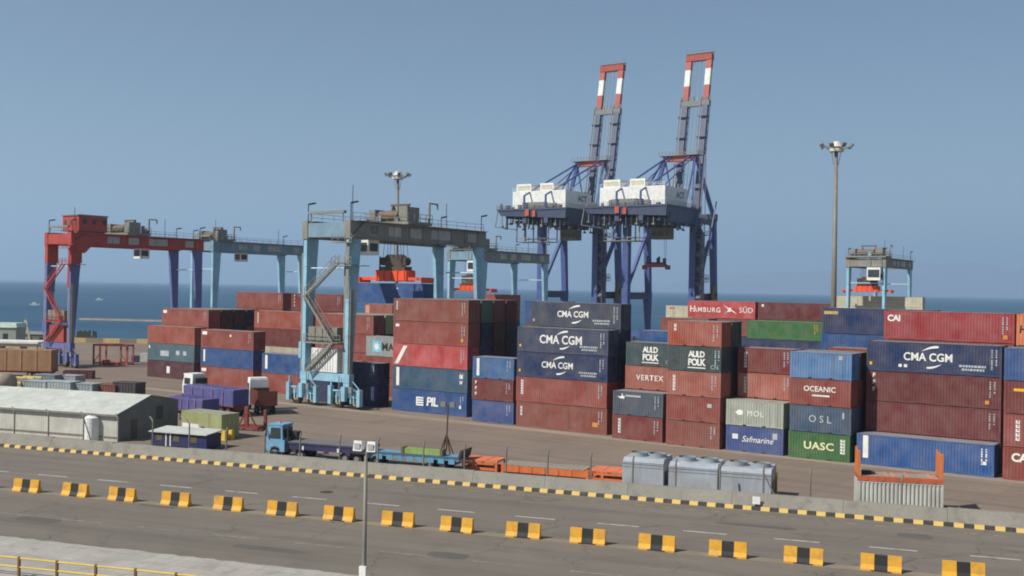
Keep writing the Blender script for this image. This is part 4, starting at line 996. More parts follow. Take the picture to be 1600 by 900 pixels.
        for dx in (-2.9, -2.0, .4, 1.0, 2.5, 2.9): h.bar((sx0 + dx, sy, sz + 1.6), (sx0 + dx, sy, sz + random.uniform(2.6, 3.8)), .45)
        h.build('headblock', DARK, so)
    return t
S1 = AT(845, 470, 360); S1.z = 0
S2 = S1 + A * 32.0
sts(S1, 21, 'blue quay crane with raised boom, standing beyond the hoisting gantry', reelz=15.5)
sts(S2, 23, 'blue quay crane with raised boom and a red spreader hanging below', spread=23.0, boom_deg=80.8, reelz=15.0)

# ------------------------------------------------------------------ lamp masts and poles
def mast(px, ptop, Y, label, n=8):
    p = AT(px, ptop, Y); hh = p.z; p.z = 0
    t = thing('light_mast', label, 'light mast', p, 0, 'tall floodlight masts')
    MB().tube((0, 0, 0), (0, 0, hh - .5), .46, .22, n=14).build('pole', GALV, t, True)
    MB().tube((0, 0, 0), (0, 0, 1.2), .62, n=12).build('base', GALV, t)
    MB().tube((0, 0, hh - 1.5), (0, 0, hh - 1.1), .95, n=16).tube((0, 0, hh - .9), (0, 0, hh - .2), .9, .4, n=16).build('head_ring', paint('ring_pale', (206, 206, 192)), t)
    for k in range(n):
        an = 2 * math.pi * k / n + .2; c, s = math.cos(an), math.sin(an)
        f = MB().bar((c * .9, s * .9, hh - 1.2), (c * 1.9, s * 1.9, hh - .8), .1); f.bar((c * 1.8, s * 1.8, hh - 1.0), (c * 2.15, s * 2.15, hh - .55), .5, .3)
        f.build('floodlight', GREY, t)
    m = MB()
    for q in range(4): m.bar((.6 * math.cos(q * 1.57), .6 * math.sin(q * 1.57), hh - 1.5), (.3 * math.cos(q * 1.57), .3 * math.sin(q * 1.57), hh - 3.2), .06)
    m.build('head_stay', GALV, t)
    return t
mast(622, 266, 180, 'tall slender floodlight mast rising behind the hoisting gantry')
mast(1307, 219, 141, 'tall thick floodlight mast beside the distant gantry')
# near street lamp
lp = AT(568.5, 905, 45.0); lp.z = 0
t = thing('street_lamp', 'grey street lamp pole with two white square heads beside the road', 'street lamp', (lp.x, lp.y, 0), KRZ)
lh = AT(575, 706, lp.y).z
MB().tube((0, 0, 0), (0, 0, lh), .115, .07, n=12).build('pole', GALV, t, True)
zj = AT(568.5, 893, lp.y).z
MB().box(-.13, .17, -.2, -.08, zj - .2, zj + .25).build('junction_box', WHITE, t)
MB().tube((0, 0, 0), (0, 0, .12), .28, n=12).build('base_plate', GALV, t)
MB().bar((-.42, 0, lh), (.42, 0, lh), .07).build('cross_arm', GALV, t)
for x in (-.31, .31):
    f = MB().hexa([(x - .2, -.21, lh + .04), (x + .2, -.21, lh + .04), (x + .2, .08, lh + .09), (x - .2, .08, lh + .09)], [(x - .18, -.15, lh + .46), (x + .18, -.15, lh + .46), (x + .18, .12, lh + .42), (x - .18, .12, lh + .42)]).build('lamp_head', WHITE, t)
    MB().box(x - .13, x + .13, -.23, -.2, lh + .13, lh + .36).build('lens', paint('lens_grey', (176, 180, 182), .3), f)
# yard light tower on four legs
lp = G(697, 723)
t = thing('light_tower', 'small dark light pole with splayed legs in front of blue lettered box', 'light tower', (lp.x, lp.y, 0), KRZ)
hh = AT(703, 634, lp.y).z
MB().tube((0, 0, 1.2), (.1, 0, hh), .08, n=8).build('pole', paint('pole_brown', (88, 72, 60)), t)
m = MB()
for dx, dy in ((-.75, -.5), (.75, -.5), (.75, .5), (-.75, .5)): m.bar((dx, dy, 0.1), (0, 0, 2.6), .1)
m.build('leg_frame', paint('pole_brown', (88, 72, 60)), t)
MB().box(-1.2, 1.2, -.7, .7, 0, .14).build('base_frame', paint('pole_brown', (88, 72, 60)), t)
for x in (-.45, .45): MB().box(x + .1 - .24, x + .1 + .24, -.15, .1, hh - .1, hh + .35).build('lamp_head', GREY, t)
MB().bar((-.5, 0, hh), (.7, 0, hh), .07).build('cross_arm', DARK, t)

# ------------------------------------------------------------------ warehouse and cabins
wp = G(184, 690.5)
t = thing('warehouse', 'long low white warehouse with pale roof and gable painted shade grey behind the parapet', 'building', (wp.x, wp.y, 0), -RD)
M_CLAD = paint('white_cladding', (196, 196, 184), .6, .15, dirt=.25); M_ROOF = paint('pale_roof_sheet', (190, 194, 184), .6, .15, dirt=.25); M_GAB = paint('shaded_cladding', (104, 106, 106), .6, .06, dirt=.1)  # gable grey is the shade of its unlit side, put into the colour
LW, DW = 46.0, 9.6; eh, rh = 2.75, 4.2
m = MB(); n = 160; pts = []
for i in range(n):
    b = -LW + LW * i / n; p = LW / n; pts += [(b, 0), (b + p * .4, 0), (b + p * .5, .018), (b + p * .9, .018)]
pts.append((0, 0))
for x, d in pts: m.v += [(x, d, 0), (x, d, eh)]
for i in range(len(pts) - 1): m.f.append((2 * i, 2 * i + 2, 2 * i + 3, 2 * i + 1))
m.build('front_wall', M_CLAD, t)
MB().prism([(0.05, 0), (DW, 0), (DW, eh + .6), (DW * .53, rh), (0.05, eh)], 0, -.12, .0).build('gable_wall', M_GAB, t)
MB().box(-LW, -.2, DW - .1, DW, 0, eh + .6).build('rear_wall', M_CLAD, t)
rf = MB(); nr = 50
rfo = bpy.data.objects.new('roof', None); COL.objects.link(rfo); rfo.parent = t
for i in range(nr):
    x0 = -LW + LW * i / nr; x1 = x0 + LW / nr - .012
    dz = random.uniform(0, .006)
    MB().hexa([(x0, -.28, eh - .06 + dz), (x1, -.28, eh - .06 + dz), (x1, DW * .53, rh + .03 + dz), (x0, DW * .53, rh + .03 + dz)], [(x0, -.28, eh - .01 + dz), (x1, -.28, eh - .01 + dz), (x1, DW * .53, rh + .08 + dz), (x0, DW * .53, rh + .08 + dz)]).build('roof_sheet', M_ROOF, rfo)
MB().hexa([(-LW, DW * .53, rh + .03), (.02, DW * .53, rh + .03), (.02, DW + .2, eh + .62), (-LW, DW + .2, eh + .62)], [(-LW, DW * .53, rh + .08), (.02, DW * .53, rh + .08), (.02, DW + .2, eh + .67), (-LW, DW + .2, eh + .67)]).build('rear_roof_slope', M_ROOF, t)
MB().box(-LW, 0.05, -.36, -.24, eh - .2, eh - .02).build('gutter', paint('gutter_grey', (130, 126, 116)), t)
MB().box(-LW, -.02, -.06, -.02, .35, .5).build('base_rail', paint('gutter_grey', (130, 126, 116)), t)
MB().box(0, .03, 2.0, 2.9, .05, 2.0).build('door', paint('brown_door', (70, 58, 54)), t)
MB().box(0, .03, 5.9, 7.0, 1.6, 3.0).build('window', GLASS, t)
# tank
tp = G(143.5, 688)
t = thing('water_tank', 'white plastic water tank standing against the warehouse front', 'tank', (tp.x, tp.y, 0), 0)
m = MB()
for k in range(5): m.tube((0, 0, k * .46), (0, 0, k * .46 + .4), .76, n=20); m.tube((0, 0, k * .46 + .4), (0, 0, k * .46 + .46), .72, n=20, caps=False)
m.tube((0, 0, 2.3), (0, 0, 2.52), .76, .42, n=20)
m.build('tank_body', WHITE, t); MB().tube((0, 0, 2.5), (0, 0, 2.64), .26, n=14).build('lid', GREY, t)
# blue cabin
bp_ = G(236, 696.5)
t = thing('site_cabin', 'blue site cabin with pale flat roof beside the warehouse gable', 'cabin', (bp_.x, bp_.y, 0), -RD)
MB().box(0, 6.4, 0, 2.4, .1, 1.4).build('wall', NAVY, t)
MB().hexa([(-.15, -.25, 1.4), (6.55, -.25, 1.4), (6.55, 2.6, 1.6), (-.15, 2.6, 1.6)], [(-.15, -.25, 1.48), (6.55, -.25, 1.48), (6.55, 2.6, 1.7), (-.15, 2.6, 1.7)]).build('roof', M_ROOF, t)
for x in (.6, 2.6, 4.6): MB().box(x, x + .7, -.03, 0, .6, 1.15).build('window', paint('window_khaki', (96, 88, 64)), t)
for x in (1.7, 2.2): MB().box(x, x + .12, -.04, 0, .1, 1.38).build('door_post', LETTER, t)
# lime container workshop
gp = G(283, 679)
gpc = container(gp, 0, FT20, ST, 'lime green', 'faded lime green container behind the blue site cabin', rz=-TH + .04, marks=[lambda t, L, Hh: plate(t, .15, 2.7, .45, 1.3, LETTER, 'white_patch'), badge(3.3, .35, .5, .45, DARK)], group='yard side containers')
for i, (px, py) in enumerate(((350.5, 688), (361, 687))):
    q = G(px, py); t = thing('yellow_bollard', 'yellow painted bollard at the corner of the lime green container', 'bollard', q, -RD, 'bollards by the lime container')
    MB().box(-.28, .28, -.28, .28, 0, .12).hexa([(-.24, -.24, .12), (.24, -.24, .12), (.24, .24, .12), (-.24, .24, .12)], [(-.18, -.18, 1.0), (.18, -.18, 1.0), (.18, .18, 1.0), (-.18, .18, 1.0)]).build('post', YELLOW, t)

# ------------------------------------------------------------------ trucks and trailers
def wheels(t, xs, ys, r=.5, w_=.3):
    for x in xs:
        for y in ys:
            o = MB().tube((x, y - w_ / 2, r), (x, y + w_ / 2, r), r, n=14).build('wheel', TYRE, t)
            MB().tube((x, y - w_ / 2 - .02, r), (x, y + w_ / 2 + .02, r), r * .5, n=10).build('rim', GREY, o)
def truck_cab(t, x0, mat, h=3.4, d=2.0, sgn=-1, wy=2.4):
    """cab whose nose points along sgn*x, occupying x0..x0+d*sgn"""
    xa, xb = sorted((x0, x0 + sgn * d)); nose = x0 + sgn * d
    sl = .28 * sgn
    lo = [(xa, 0, .7), (xb, 0, .7), (xb, wy, .7), (xa, wy, .7)]
    xa2, xb2 = (xa - sl, xb) if sgn < 0 else (xa, xb - sl)
    o = MB().box(xa, xb, 0, wy, .7, h * .58).hexa([(xa, 0, h * .58), (xb, 0, h * .58), (xb, wy, h * .58), (xa, wy, h * .58)], [(xa2, .08, h), (xb2, .08, h), (xb2, wy - .08, h), (xa2, wy - .08, h)]).build('cab', mat, t)
    mx = nose
    MB().hexa([(mx - .03, .15, h * .6), (mx + .03, .15, h * .6), (mx + .03, wy - .15, h * .6), (mx - .03, wy - .15, h * .6)], [(mx - sl - .03, .2, h * .92), (mx - sl + .03, .2, h * .92), (mx - sl + .03, wy - .2, h * .92), (mx - sl - .03, wy - .2, h * .92)]).build('windscreen', GLASS, o)
    for y in (-.02, wy): MB().box(xa + .4, xb - .5, y, y + .02, h * .62, h * .88).build('side_window', GLASS, o)
    MB().box(xa + .1, xb - .1, .1, wy - .1, h, h + .18).build('roof_fairing', mat, o)
    MB().box(min(nose, nose + sgn * .15), max(nose, nose + sgn * .15), .05, wy - .05, .45, .95).build('bumper', DARK, o)
    for y in (.25, wy - .55): MB().box(nose - .02, nose + sgn * .17, y, y + .3, .98, 1.18).build('headlight', LETTER, o)
    return o
TARP = paint('violet_tarpaulin', (78, 80, 136), .75, .3, dirt=.25); STRAP = paint('pink_strap', (150, 104, 142)); BROWN = paint('brown_tarpaulin', (150, 112, 78), .7, .25); CHASS = paint('chassis_red', (128, 56, 48), .6)
def trailer(p, rz, L, hgt, label, mat, strapm, cabm=None, sgn=-1, deck=1.3, chas=CHASS, wy=2.45):
    t = thing('truck', label, 'truck', (p.x, p.y, 0), rz, 'parked trucks and trailers')
    MB().box(.2, L - .2, .55, wy - .55, .75, deck - .12).box(0, L, 0, wy, deck - .12, deck).build('trailer_bed', chas, t)
    wheels(t, [L - 1.2, L - 2.5, L - 3.8], (.3, wy - .3))
    m = MB(); n = 22
    lo = []
    for i in range(n + 1):
        x = .1 + (L - .2) * i / n; s = random.uniform(-.025, .025); zt = hgt + random.uniform(-.03, .03) - (.05 if i % 4 == 2 else 0)
        lo.append([(x, -.02 + s, deck + .01), (x, .0 + s, zt - .1), (x, .12, zt), (x, wy - .12, zt), (x, wy - .0, zt - .1), (x, wy + .02 - s, deck + .01)])
    for r_ in lo: m.v += r_
    for i in range(n):
        for k in range(5): a = i * 6 + k; m.f.append((a, a + 6, a + 7, a + 1))
    m.f += [tuple(range(6)), tuple(n * 6 + k for k in range(5, -1, -1))]
    m.build('tarpaulin_load', mat, t)
    if strapm:
        for i in range(1, 5):
            x = L * i / 5; MB().bar((x, -.12, deck), (x, -.1, hgt - .2), .12, .03, (0, 1, 0)).bar((x, -.1, hgt + .1), (x, wy + .1, hgt + .1), .12, .03).build('strap', strapm, t)
    if cabm:
        x0 = -.7 if sgn < 0 else L + .7
        truck_cab(t, x0, cabm, 3.5, 2.1, sgn)
        MB().box(min(x0 - .2 * sgn, x0 - 3.2 * sgn), max(x0 - .2 * sgn, x0 - 3.2 * sgn), .7, wy - .7, .6, .74).build('tractor_frame', DARK, t)
        wheels(t, [x0 + sgn * 1.2, x0 - sgn * 1.5], (.25, wy - .25))
    return t
trailer(G(262, 655), -TH, 6.2, 2.75, 'low violet tarpaulin trailer with pink straps between warehouse and lime container', TARP, STRAP)
trailer(G(285, 642), -TH - .03, 9.8, 3.3, 'long violet tarpaulin trailer with flat top behind the lime container', TARP, STRAP)
p = G(300, 624); t = thing('truck_tractor', 'white cab truck without a trailer behind the long violet load', 'truck', (p.x, p.y, 0), -TH, 'parked trucks and trailers')
truck_cab(t, 0, WHITE, 3.3, 2.1, -1); MB().box(-1.8, 3.6, .7, 1.7, .6, .95).build('chassis', DARK, t); MB().box(.3, .5, .2, 2.2, .95, 2.9).build('rear_panel', DARK, t); wheels(t, (-1.2, 1.6, 2.9), (.25, 2.15))
# white cab with rust coloured tipper body
p = G(389, 641)
t = thing('tipper_truck', 'white cab truck with rust brown open body next to violet trailers', 'truck', (p.x, p.y, 0), -TH - .55, 'parked trucks and trailers')
truck_cab(t, 0.2, WHITE, 3.9, 2.0, -1)
m = MB().box(.6, 5.6, 0, 2.45, 1.1, 1.25)
m.box(.6, 5.6, 0, .08, 1.25, 2.9).box(.6, 5.6, 2.37, 2.45, 1.25, 2.9).box(.6, .68, .08, 2.37, 1.25, 2.9).box(5.52, 5.6, .08, 2.37, 1.25, 2.9)
for x in (1.2, 2.2, 3.2, 4.2, 5.0): m.box(x, x + .12, -.06, 0, 1.15, 2.9)
m.build('open_body', paint('body_rust', (112, 58, 46), .7, .3), t)
MB().box(-1.6, 5.4, .7, 1.75, .7, 1.05).build('chassis', DARK, t); wheels(t, (-1.0, 3.2, 4.5), (.25, 2.2))
# red steel cradle on the ground by the trucks
p = G(368, 672); t = thing('steel_cradle', 'rust red steel cradle with upright post beside the lime container', 'cradle', (p.x, p.y, 0), -RD)
MB().box(0, 2.8, 0, .3, .2, .5).box(0, 2.8, 1.6, 1.9, .2, .5).box(0, .3, .3, 1.6, .2, .5).box(2.5, 2.8, .3, 1.6, .2, .5).build('base_frame', CHASS, t)
MB().box(1.2, 1.5, .0, .3, .5, 2.6).bar((1.35, .15, 2.4), (.3, .15, .5), .14).bar((1.35, .15, 2.4), (2.5, .15, .5), .14).box(.0, .3, 1.6, 1.9, .5, 2.2).box(2.5, 2.8, 1.6, 1.9, .5, 2.2).build('upright', CHASS, t)
for x in (.1, 2.5): MB().box(x, x + .25, .05, .3, 0, .2).box(x, x + .25, 1.6, 1.85, 0, .2).build('foot', CHASS, t)
# terminal tractor with long navy trailer
p = G(416, 714.5)
TRB = paint('tractor_blue', (112, 166, 198), .5, .25, dirt=.3)
t = thing('terminal_tractor', 'pale blue terminal tractor with long navy flat trailer behind the parapet', 'truck', (p.x, p.y, 0), KRZ)
cb = MB().box(0, 1.9, 0, 1.9, .6, 1.7).hexa([(0, 0, 1.7), (1.7, 0, 1.7), (1.7, 1.9, 1.7), (0, 1.9, 1.7)], [(.18, .06, 3.0), (1.6, .06, 3.0), (1.6, 1.84, 3.0), (.18, 1.84, 3.0)]).build('cab', TRB, t)
MB().hexa([(.35, -.02, 1.8), (1.5, -.02, 1.8), (1.5, .03, 1.8), (.35, .03, 1.8)], [(.45, .03, 2.8), (1.45, .03, 2.8), (1.45, .08, 2.8), (.45, .08, 2.8)]).build('side_window', GLASS, cb)
MB().box(1.68, 1.74, .2, 1.7, 1.9, 2.75).build('rear_window', GLASS, cb)
MB().hexa([(-.03, .2, 1.8), (.03, .2, 1.8), (.03, 1.7, 1.8), (-.03, 1.7, 1.8)], [(.12, .2, 2.85), (.18, .2, 2.85), (.18, 1.7, 2.85), (.12, 1.7, 2.85)]).build('windscreen', GLASS, cb)
MB().box(.1, 1.7, .02, 1.88, 3.0, 3.12).build('cab_roof', TRB, cb)
MB().box(.05, .12, -.3, -.1, 2.0, 2.45).bar((.1, -.1, 2.4), (.2, .05, 2.4), .04).build('mirror', DARK, cb)
MB().tube((.9, .9, 3.12), (.9, .9, 3.32), .1, n=10).build('beacon', ORNG, cb)
for y in (.15, 1.5): MB().box(-.03, 0, y, y + .25, .95, 1.15).build('headlight', LETTER, cb)
MB().box(-.12, .02, .05, 1.85, .5, .75).build('bumper', DARK, cb)
MB().box(.5, 1.3, -.14, .0, .55, .62).box(.5, 1.3, -.14, 0, .95, 1.0).build('step', DARK, cb)
MB().tube((2.1, .3, .9), (2.1, .3, 3.0), .09, n=8).box(1.95, 2.6, 1.0, 1.8, .9, 2.4).build('exhaust_stack', DARK, t)
MB().box(0.2, 4.2, .5, 1.6, .55, .85).build('chassis', DARK, t)
wheels(t, (.9, 3.6), (.15, 1.95), .55)
tb = MB().box(2.5, 10.6, -.35, 2.2, 1.45, 1.62).box(2.6, 10.5, -.3, -.1, 1.0, 1.45).box(2.6, 10.5, 1.95, 2.15, 1.0, 1.45).build('trailer_bed', NAVY, t)
MB().box(2.5, 10.6, -.35, 2.2, 1.622, 1.66).build('trailer_deck', paint('deck_grey', (106, 106, 106), .8), tb)
for x in (6.2, 8.4): MB().box(x, x + .5, -.32, -.28, .75, 1.4).build('side_locker', paint('locker_purple', (56, 40, 84)), tb)
for x in (4.0, 7.6): MB().box(x, x + .18, -.4, -.35, 1.0, 1.35).build('reflector', LETTER, tb)
wheels(t, (8.2, 9.4), (.1, 1.8), .5)
# pale blue low trailer with green load
p = G(566, 726)
t = thing('flat_trailer', 'pale blue low trailer with stake pockets carrying a lime green beam', 'trailer', (p.x, p.y, 0), KRZ)
MB().box(0, 9.4, 0, 2.3, .95, 1.15).build('bed', paint('trailer_blue', (92, 148, 178), .6, .2), t)
MB().box(0, 9.4, -.04, 0, 1.1, 1.3).build('side_rail', paint('rail_slate', (70, 92, 112)), t)
for k in range(9): MB().box(.4 + k * 1.0, 1.0 + k * 1.0, -.07, -.04, .65, 1.08).build('stake_pocket', paint('trailer_blue', (92, 148, 178)), t)
MB().hexa([(9.2, 0, 1.15), (9.5, 0, 1.15), (9.5, 2.3, 1.15), (9.2, 2.3, 1.15)], [(9.5, 0, 1.9), (9.7, 0, 1.9), (9.7, 2.3, 1.9), (9.5, 2.3, 1.9)]).build('ramp', DARK, t)
MB().box(3.6, 7.2, .9, 1.6, 1.16, 1.62).build('green_beam', paint('lime_paint', (140, 162, 84)), t)
for x in (3.4, 7.2): MB().box(x, x + .25, .8, 1.7, 1.16, 1.72).build('beam_end', paint('end_brown', (112, 96, 66)), t)
wheels(t, (1.2, 6.6, 7.8), (.35, 1.95), .42)
# orange flat racks lying folded behind the wall
def flatrack(px, py, L, kind, label, wy=2.4, rz=None):
    p = G(px, py); t = thing('flat_rack', label, 'flat rack', (p.x, p.y, 0), KRZ if rz is None else rz, 'folded orange flat racks')
    if kind == 'bed':
        m = MB().box(0, L, 0, .25, .12, .68).box(0, L, wy - .25, wy, .12, .68)
        for k in range(int(L / 1.2)): m.box(.3 + k * 1.2, .42 + k * 1.2, -.05, 0, .16, .66)
        m.build('side_beam', RUSTO, t)
        for k in range(int(L / .5)): MB().box(.02 + k * .5, .48 + k * .5, .0, wy, .70, .75).build('deck_plank', WOOD, t)
        for x in (0, L - .3): MB().box(x, x + .3, .26, wy - .26, .0, .6).build('cross_beam', RUSTO, t)
        for x in (0, L - .25): MB().box(x, x + .25, -.03, .24, .0, .79).build('corner_post', RUSTO, t)
    else:
        MB().box(0, L, 0, wy, .85, .97).build('folded_end_wall', paint('faded_orange', (218, 118, 78), .7, .2), t)
        m = MB().box(0, L, 0, .2, .1, .32).box(0, L, wy - .2, wy, .1, .32).box(0, .25, .2, wy - .2, .1, .3).box(L - .25, L, .2, wy - .2, .1, .3)
        m.build('base_frame', RUSTO, t)
        for x in (0, L * .28, L - .22):
            for y in (-.02, wy - .2): MB().box(x, x + .22, y, y + .22, .0, .85).build('post', RUSTO, t)
        MB().box(.3, L - .3, -.03, .05, .58, .76).build('rail', RUSTO, t)
        for k in range(3): MB().box(.2 + k * L / 3, .1 + (k + .9) * L / 3, .15, wy - .15, .97, 1.0).build('panel', paint('faded_orange', (218, 118, 78)), t)
flatrack(722, 734, 3.3, 'fold', 'folded orange flat rack end beside the pale blue low trailer')
flatrack(783, 738.5, 7.9, 'bed', 'long orange flat rack bed with weathered planks behind the parapet')
flatrack(921, 752, 3.5, 'fold', 'folded orange flat rack end beside the grey cooling units')
# grey cooling units
for i, (px, py, lab) in enumerate(((972, 763, 'grey twin fan cooling unit next to the orange flat rack'), (1044, 771.5, 'grey twin fan cooling unit between two like units'), (1125, 780, 'grey twin fan cooling unit next to the yellow post'))):
    p = G(px, py); Lu = (3.35, 3.85, 3.85)[i]; t = thing('cooling_unit', lab, 'cooling unit', (p.x, p.y, 0), KRZ, 'grey cooling units behind the parapet')
    MB().box(0, Lu, 0, 3.6, .1, 2.15).build('casing', GREYU, t); MB().box(.1, Lu - .1, .1, 3.5, 0, .1).build('skid', DARK, t)
    MB().hexa([(0, 0, 2.18), (Lu, 0, 2.18), (Lu, 3.6, 2.18), (0, 3.6, 2.18)], [(.02, .5, 2.5), (Lu - .02, .5, 2.5), (Lu - .02, 3.5, 2.5), (.02, 3.5, 2.5)]).build('top_cover', GREYU, t)
    MB().box(-.01, Lu + .01, -.025, 0, 2.02, 2.08).box(-.01, Lu + .01, -.025, 0, 1.8, 1.83).build('seam', paint('seam_grey', (118, 128, 142)), t)
    for k in (.3, .76):
        c = Lu * k
        fo = MB().tube((c, 1.7, 2.48), (c, 1.7, 2.8), .72, n=20, caps=False).build('fan_shroud', paint('shroud_grey', (140, 150, 158), .4), t)
        MB().tube((c, 1.7, 2.58), (c, 1.7, 2.64), .7, n=20).build('fan_guard', DARK, fo)
        f = MB()
        for q in range(5): an = q * 1.257; f.bar((c, 1.7, 2.7), (c + .52 * math.cos(an), 1.7 + .52 * math.sin(an), 2.72), .2, .03)
        f.tube((c, 1.7, 2.64), (c, 1.7, 2.76), .12, n=8); f.build('fan', GREY, fo)
    for y in (.5, 1.5): MB().box(Lu, Lu + .02, y, y + .7, .4, 1.5).build('end_panel', paint('end_dark', (70, 66, 66)), t)
p = G(1211, 776); t = thing('bollard_post', 'yellow square guard post beside the last cooling unit', 'bollard', (p.x, p.y, 0), KRZ)
MB().box(-.16, .16, -.16, .16, 0, 1.9).build('post', YELLOW, t); MB().box(-.3, .3, -.3, .3, 0, .12).build('base_plate', DARK, t); MB().box(.02, .12, -.17, -.16, .4, 1.7).build('stripe', OLIVE, t)
p = K((G(1186, 790) - K0).dot(KD), .28); t = thing('road_sign', 'small white square plate fixed low on the parapet wall', 'sign', (p.x, p.y, 0), KRZ)
MB().box(-.28, .28, -.04, -.02, .42, .98).build('plate', LETTER, t); MB().bar((0, .05, .1), (0, .25, .8), .06).build('bracket', DARK, t)
# orange flat rack with end walls on a half height grey container
p = G(1339, 797)
cH = 2.2
t = thing('half_height_container', 'pale grey ribbed half height container beneath the orange flat rack', 'container', (p.x, p.y, 0), -.21)
m = MB(); L = 6.06; n = 20; pts = []
for i in range(n):
    b = .12 + (L - .24) * i / n; q = (L - .24) / n; pts += [(b, 0), (b + q * .35, 0), (b + q * .5, .09), (b + q * .85, .09)]
pts.append((L - .12, 0))
PG = paint('pale_grey_paint', (186, 186, 178), .6, .2)
for x, d in pts: m.v += [(x, d, .1), (x, d, cH - .08)]
for i in range(len(pts) - 1): m.f.append((2 * i, 2 * i + 2, 2 * i + 3, 2 * i + 1))
m.build('side_wall', PG, t)
m = MB()
for x in (0, L - .12):
    for y in (0, 2.32): m.box(x, x + .12, y, y + .12, 0, cH)
m.box(.12, L - .12, .02, .1, cH - .1, cH - .005).box(.12, L - .12, .01, .1, 0, .12).box(.12, L - .12, 2.34, 2.42, cH - .1, cH - .005)
m.box(0.02, .1, .12, 2.32, .02, cH - .01).box(L - .1, L - .02, .12, 2.32, .02, cH - .01).box(.12, L - .12, 2.36, 2.4, .1, cH - .1)
m.build('frame', PG, t)
t = thing('open_flat_rack', 'orange flat rack with upright end walls resting on the grey half container', 'flat rack', (p.x, p.y, cH + .004), -.21)
m = MB().box(0, L, 0, .2, 0, .38).box(0, L, 2.24, 2.44, 0, .38)
for k in range(5): m.box(.5 + k * 1.2, .75 + k * 1.2, -.03, 0, .05, .34)
OR2 = paint('weathered_orange', (190, 96, 60), .7, .3)
m.build('side_beam', OR2, t)
for k in range(11):
    MB().box(.26 + k * .505, .74 + k * .505, .2, 2.24, .3, .36).build('deck_plank', WOOD, t)
for x in (2.1, 2.6, 3.6, 5.2): MB().box(x, x + .12, .2, 2.24, .36, .42).build('cross_bar', paint('bar_pinkish', (206, 140, 110)), t)
for x, nm in ((0, 'end_wall'), (L - .22, 'end_wall')):
    for y in (0, 2.26): MB().box(x + .03, x + .19, y, y + .18, .38, 2.25).build('end_post', paint('post_orange', (206, 116, 58), .7, .35, dirt=.3), t)
    MB().box(x + .05, x + .15, .22, 2.22, .38, 2.1).build(nm, paint('post_orange', (226, 128, 52)), t)
MB().box(L - .02, L + .01, 1.9, 2.15, .4, 2.1).build('yellow_stripe', YELLOW, t)
MB().box(.2, .24, .02, .1, .42, .95).build('white_tag', LETTER, t)
MB().box(.35, 1.1, .9, 1.5, .36, .6).build('lashing_pile', DARK, t)

# ------------------------------------------------------------------ left background
# red steel stand
p = G(146, 569.5); t = thing('spreader_stand', 'rust red open steel stand on the ground beside the red topped crane', 'stand', (p.x, p.y, 0), -.12)
ST_ = paint('stand_red', (168, 86, 70), .7, .2)
Ls, Ds, Hs = 6.8, 2.4, 3.6
for x in (0, 1.3, Ls - 1.3, Ls):
    for y in (0, Ds): MB().box(x - .14, x + .14, y - .14, y + .14, 0, Hs).build('post', ST_, t)
MB().box(-.14, Ls + .14, -.14, .14, Hs, Hs + .35).box(-.14, Ls + .14, Ds - .14, Ds + .14, Hs, Hs + .35).box(-.14, .14, .14, Ds - .14, Hs, Hs + .3).box(Ls - .14, Ls + .14, .14, Ds - .14, Hs, Hs + .3).build('top_frame', ST_, t)
MB().box(.14, Ls - .14, -.1, .1, .15, .5).box(.14, Ls - .14, Ds - .1, Ds + .1, .15, .5).bar((.1, 0, .5), (1.3, 0, 2.2), .12).bar((Ls - 1.3, 0, 2.2), (Ls - .1, 0, .5), .12).build('lower_rail', ST_, t)
MB().box(1.6, 2.6, .3, 1.6, 0, .9).box(3.0, 4.8, .4, 1.8, 0, .5).build('stored_parts', RUSTO, t)
# brown tarped trailer and white cabins at the left edge
trailer(G(-40, 588), -.05, 13.0, 4.6, 'long brown tarpaulin trailer parked before the beige block', BROWN, paint('rope_tan', (176, 142, 104)), None, deck=1.1)
p = G(-45, 566); t = thing('port_office', 'beige flat roofed block with white roof and dark openings beyond the brown trailer', 'building', (p.x, p.y, 0), -.02)
MB().box(0, 15, 0, 6, 0, 3.8).build('wall', paint('beige_render', (196, 180, 148), .8), t); MB().box(-.3, 13, -.3, 6.3, 3.8, 4.15).build('roof', WHITE, t)
for x in (5.2, 9.4): MB().box(x, x + 1.4, -.03, 0, .9, 3.2).build('opening', DARK, t)
p = G(-30, 545); t = thing('white_canopy', 'pale green roofed shed behind the beige block', 'shed', (p.x, p.y, 0), 0)
MB().box(0, 8, 0, 5, 0, 5.0).build('wall', paint('shed_grey', (150, 160, 150)), t); MB().hexa([(-.3, -.3, 5), (8.3, -.3, 5), (8.3, 5.3, 5), (-.3, 5.3, 5)], [(0, 0, 6.0), (8, 0, 6.0), (8, 5, 6.0), (0, 5, 6.0)]).build('roof', paint('shed_green', (186, 208, 190)), t)
for x in (2, 5): MB().box(x, x + 1.2, -.03, 0, 2.2, 3.6).build('window', GLASS, t)
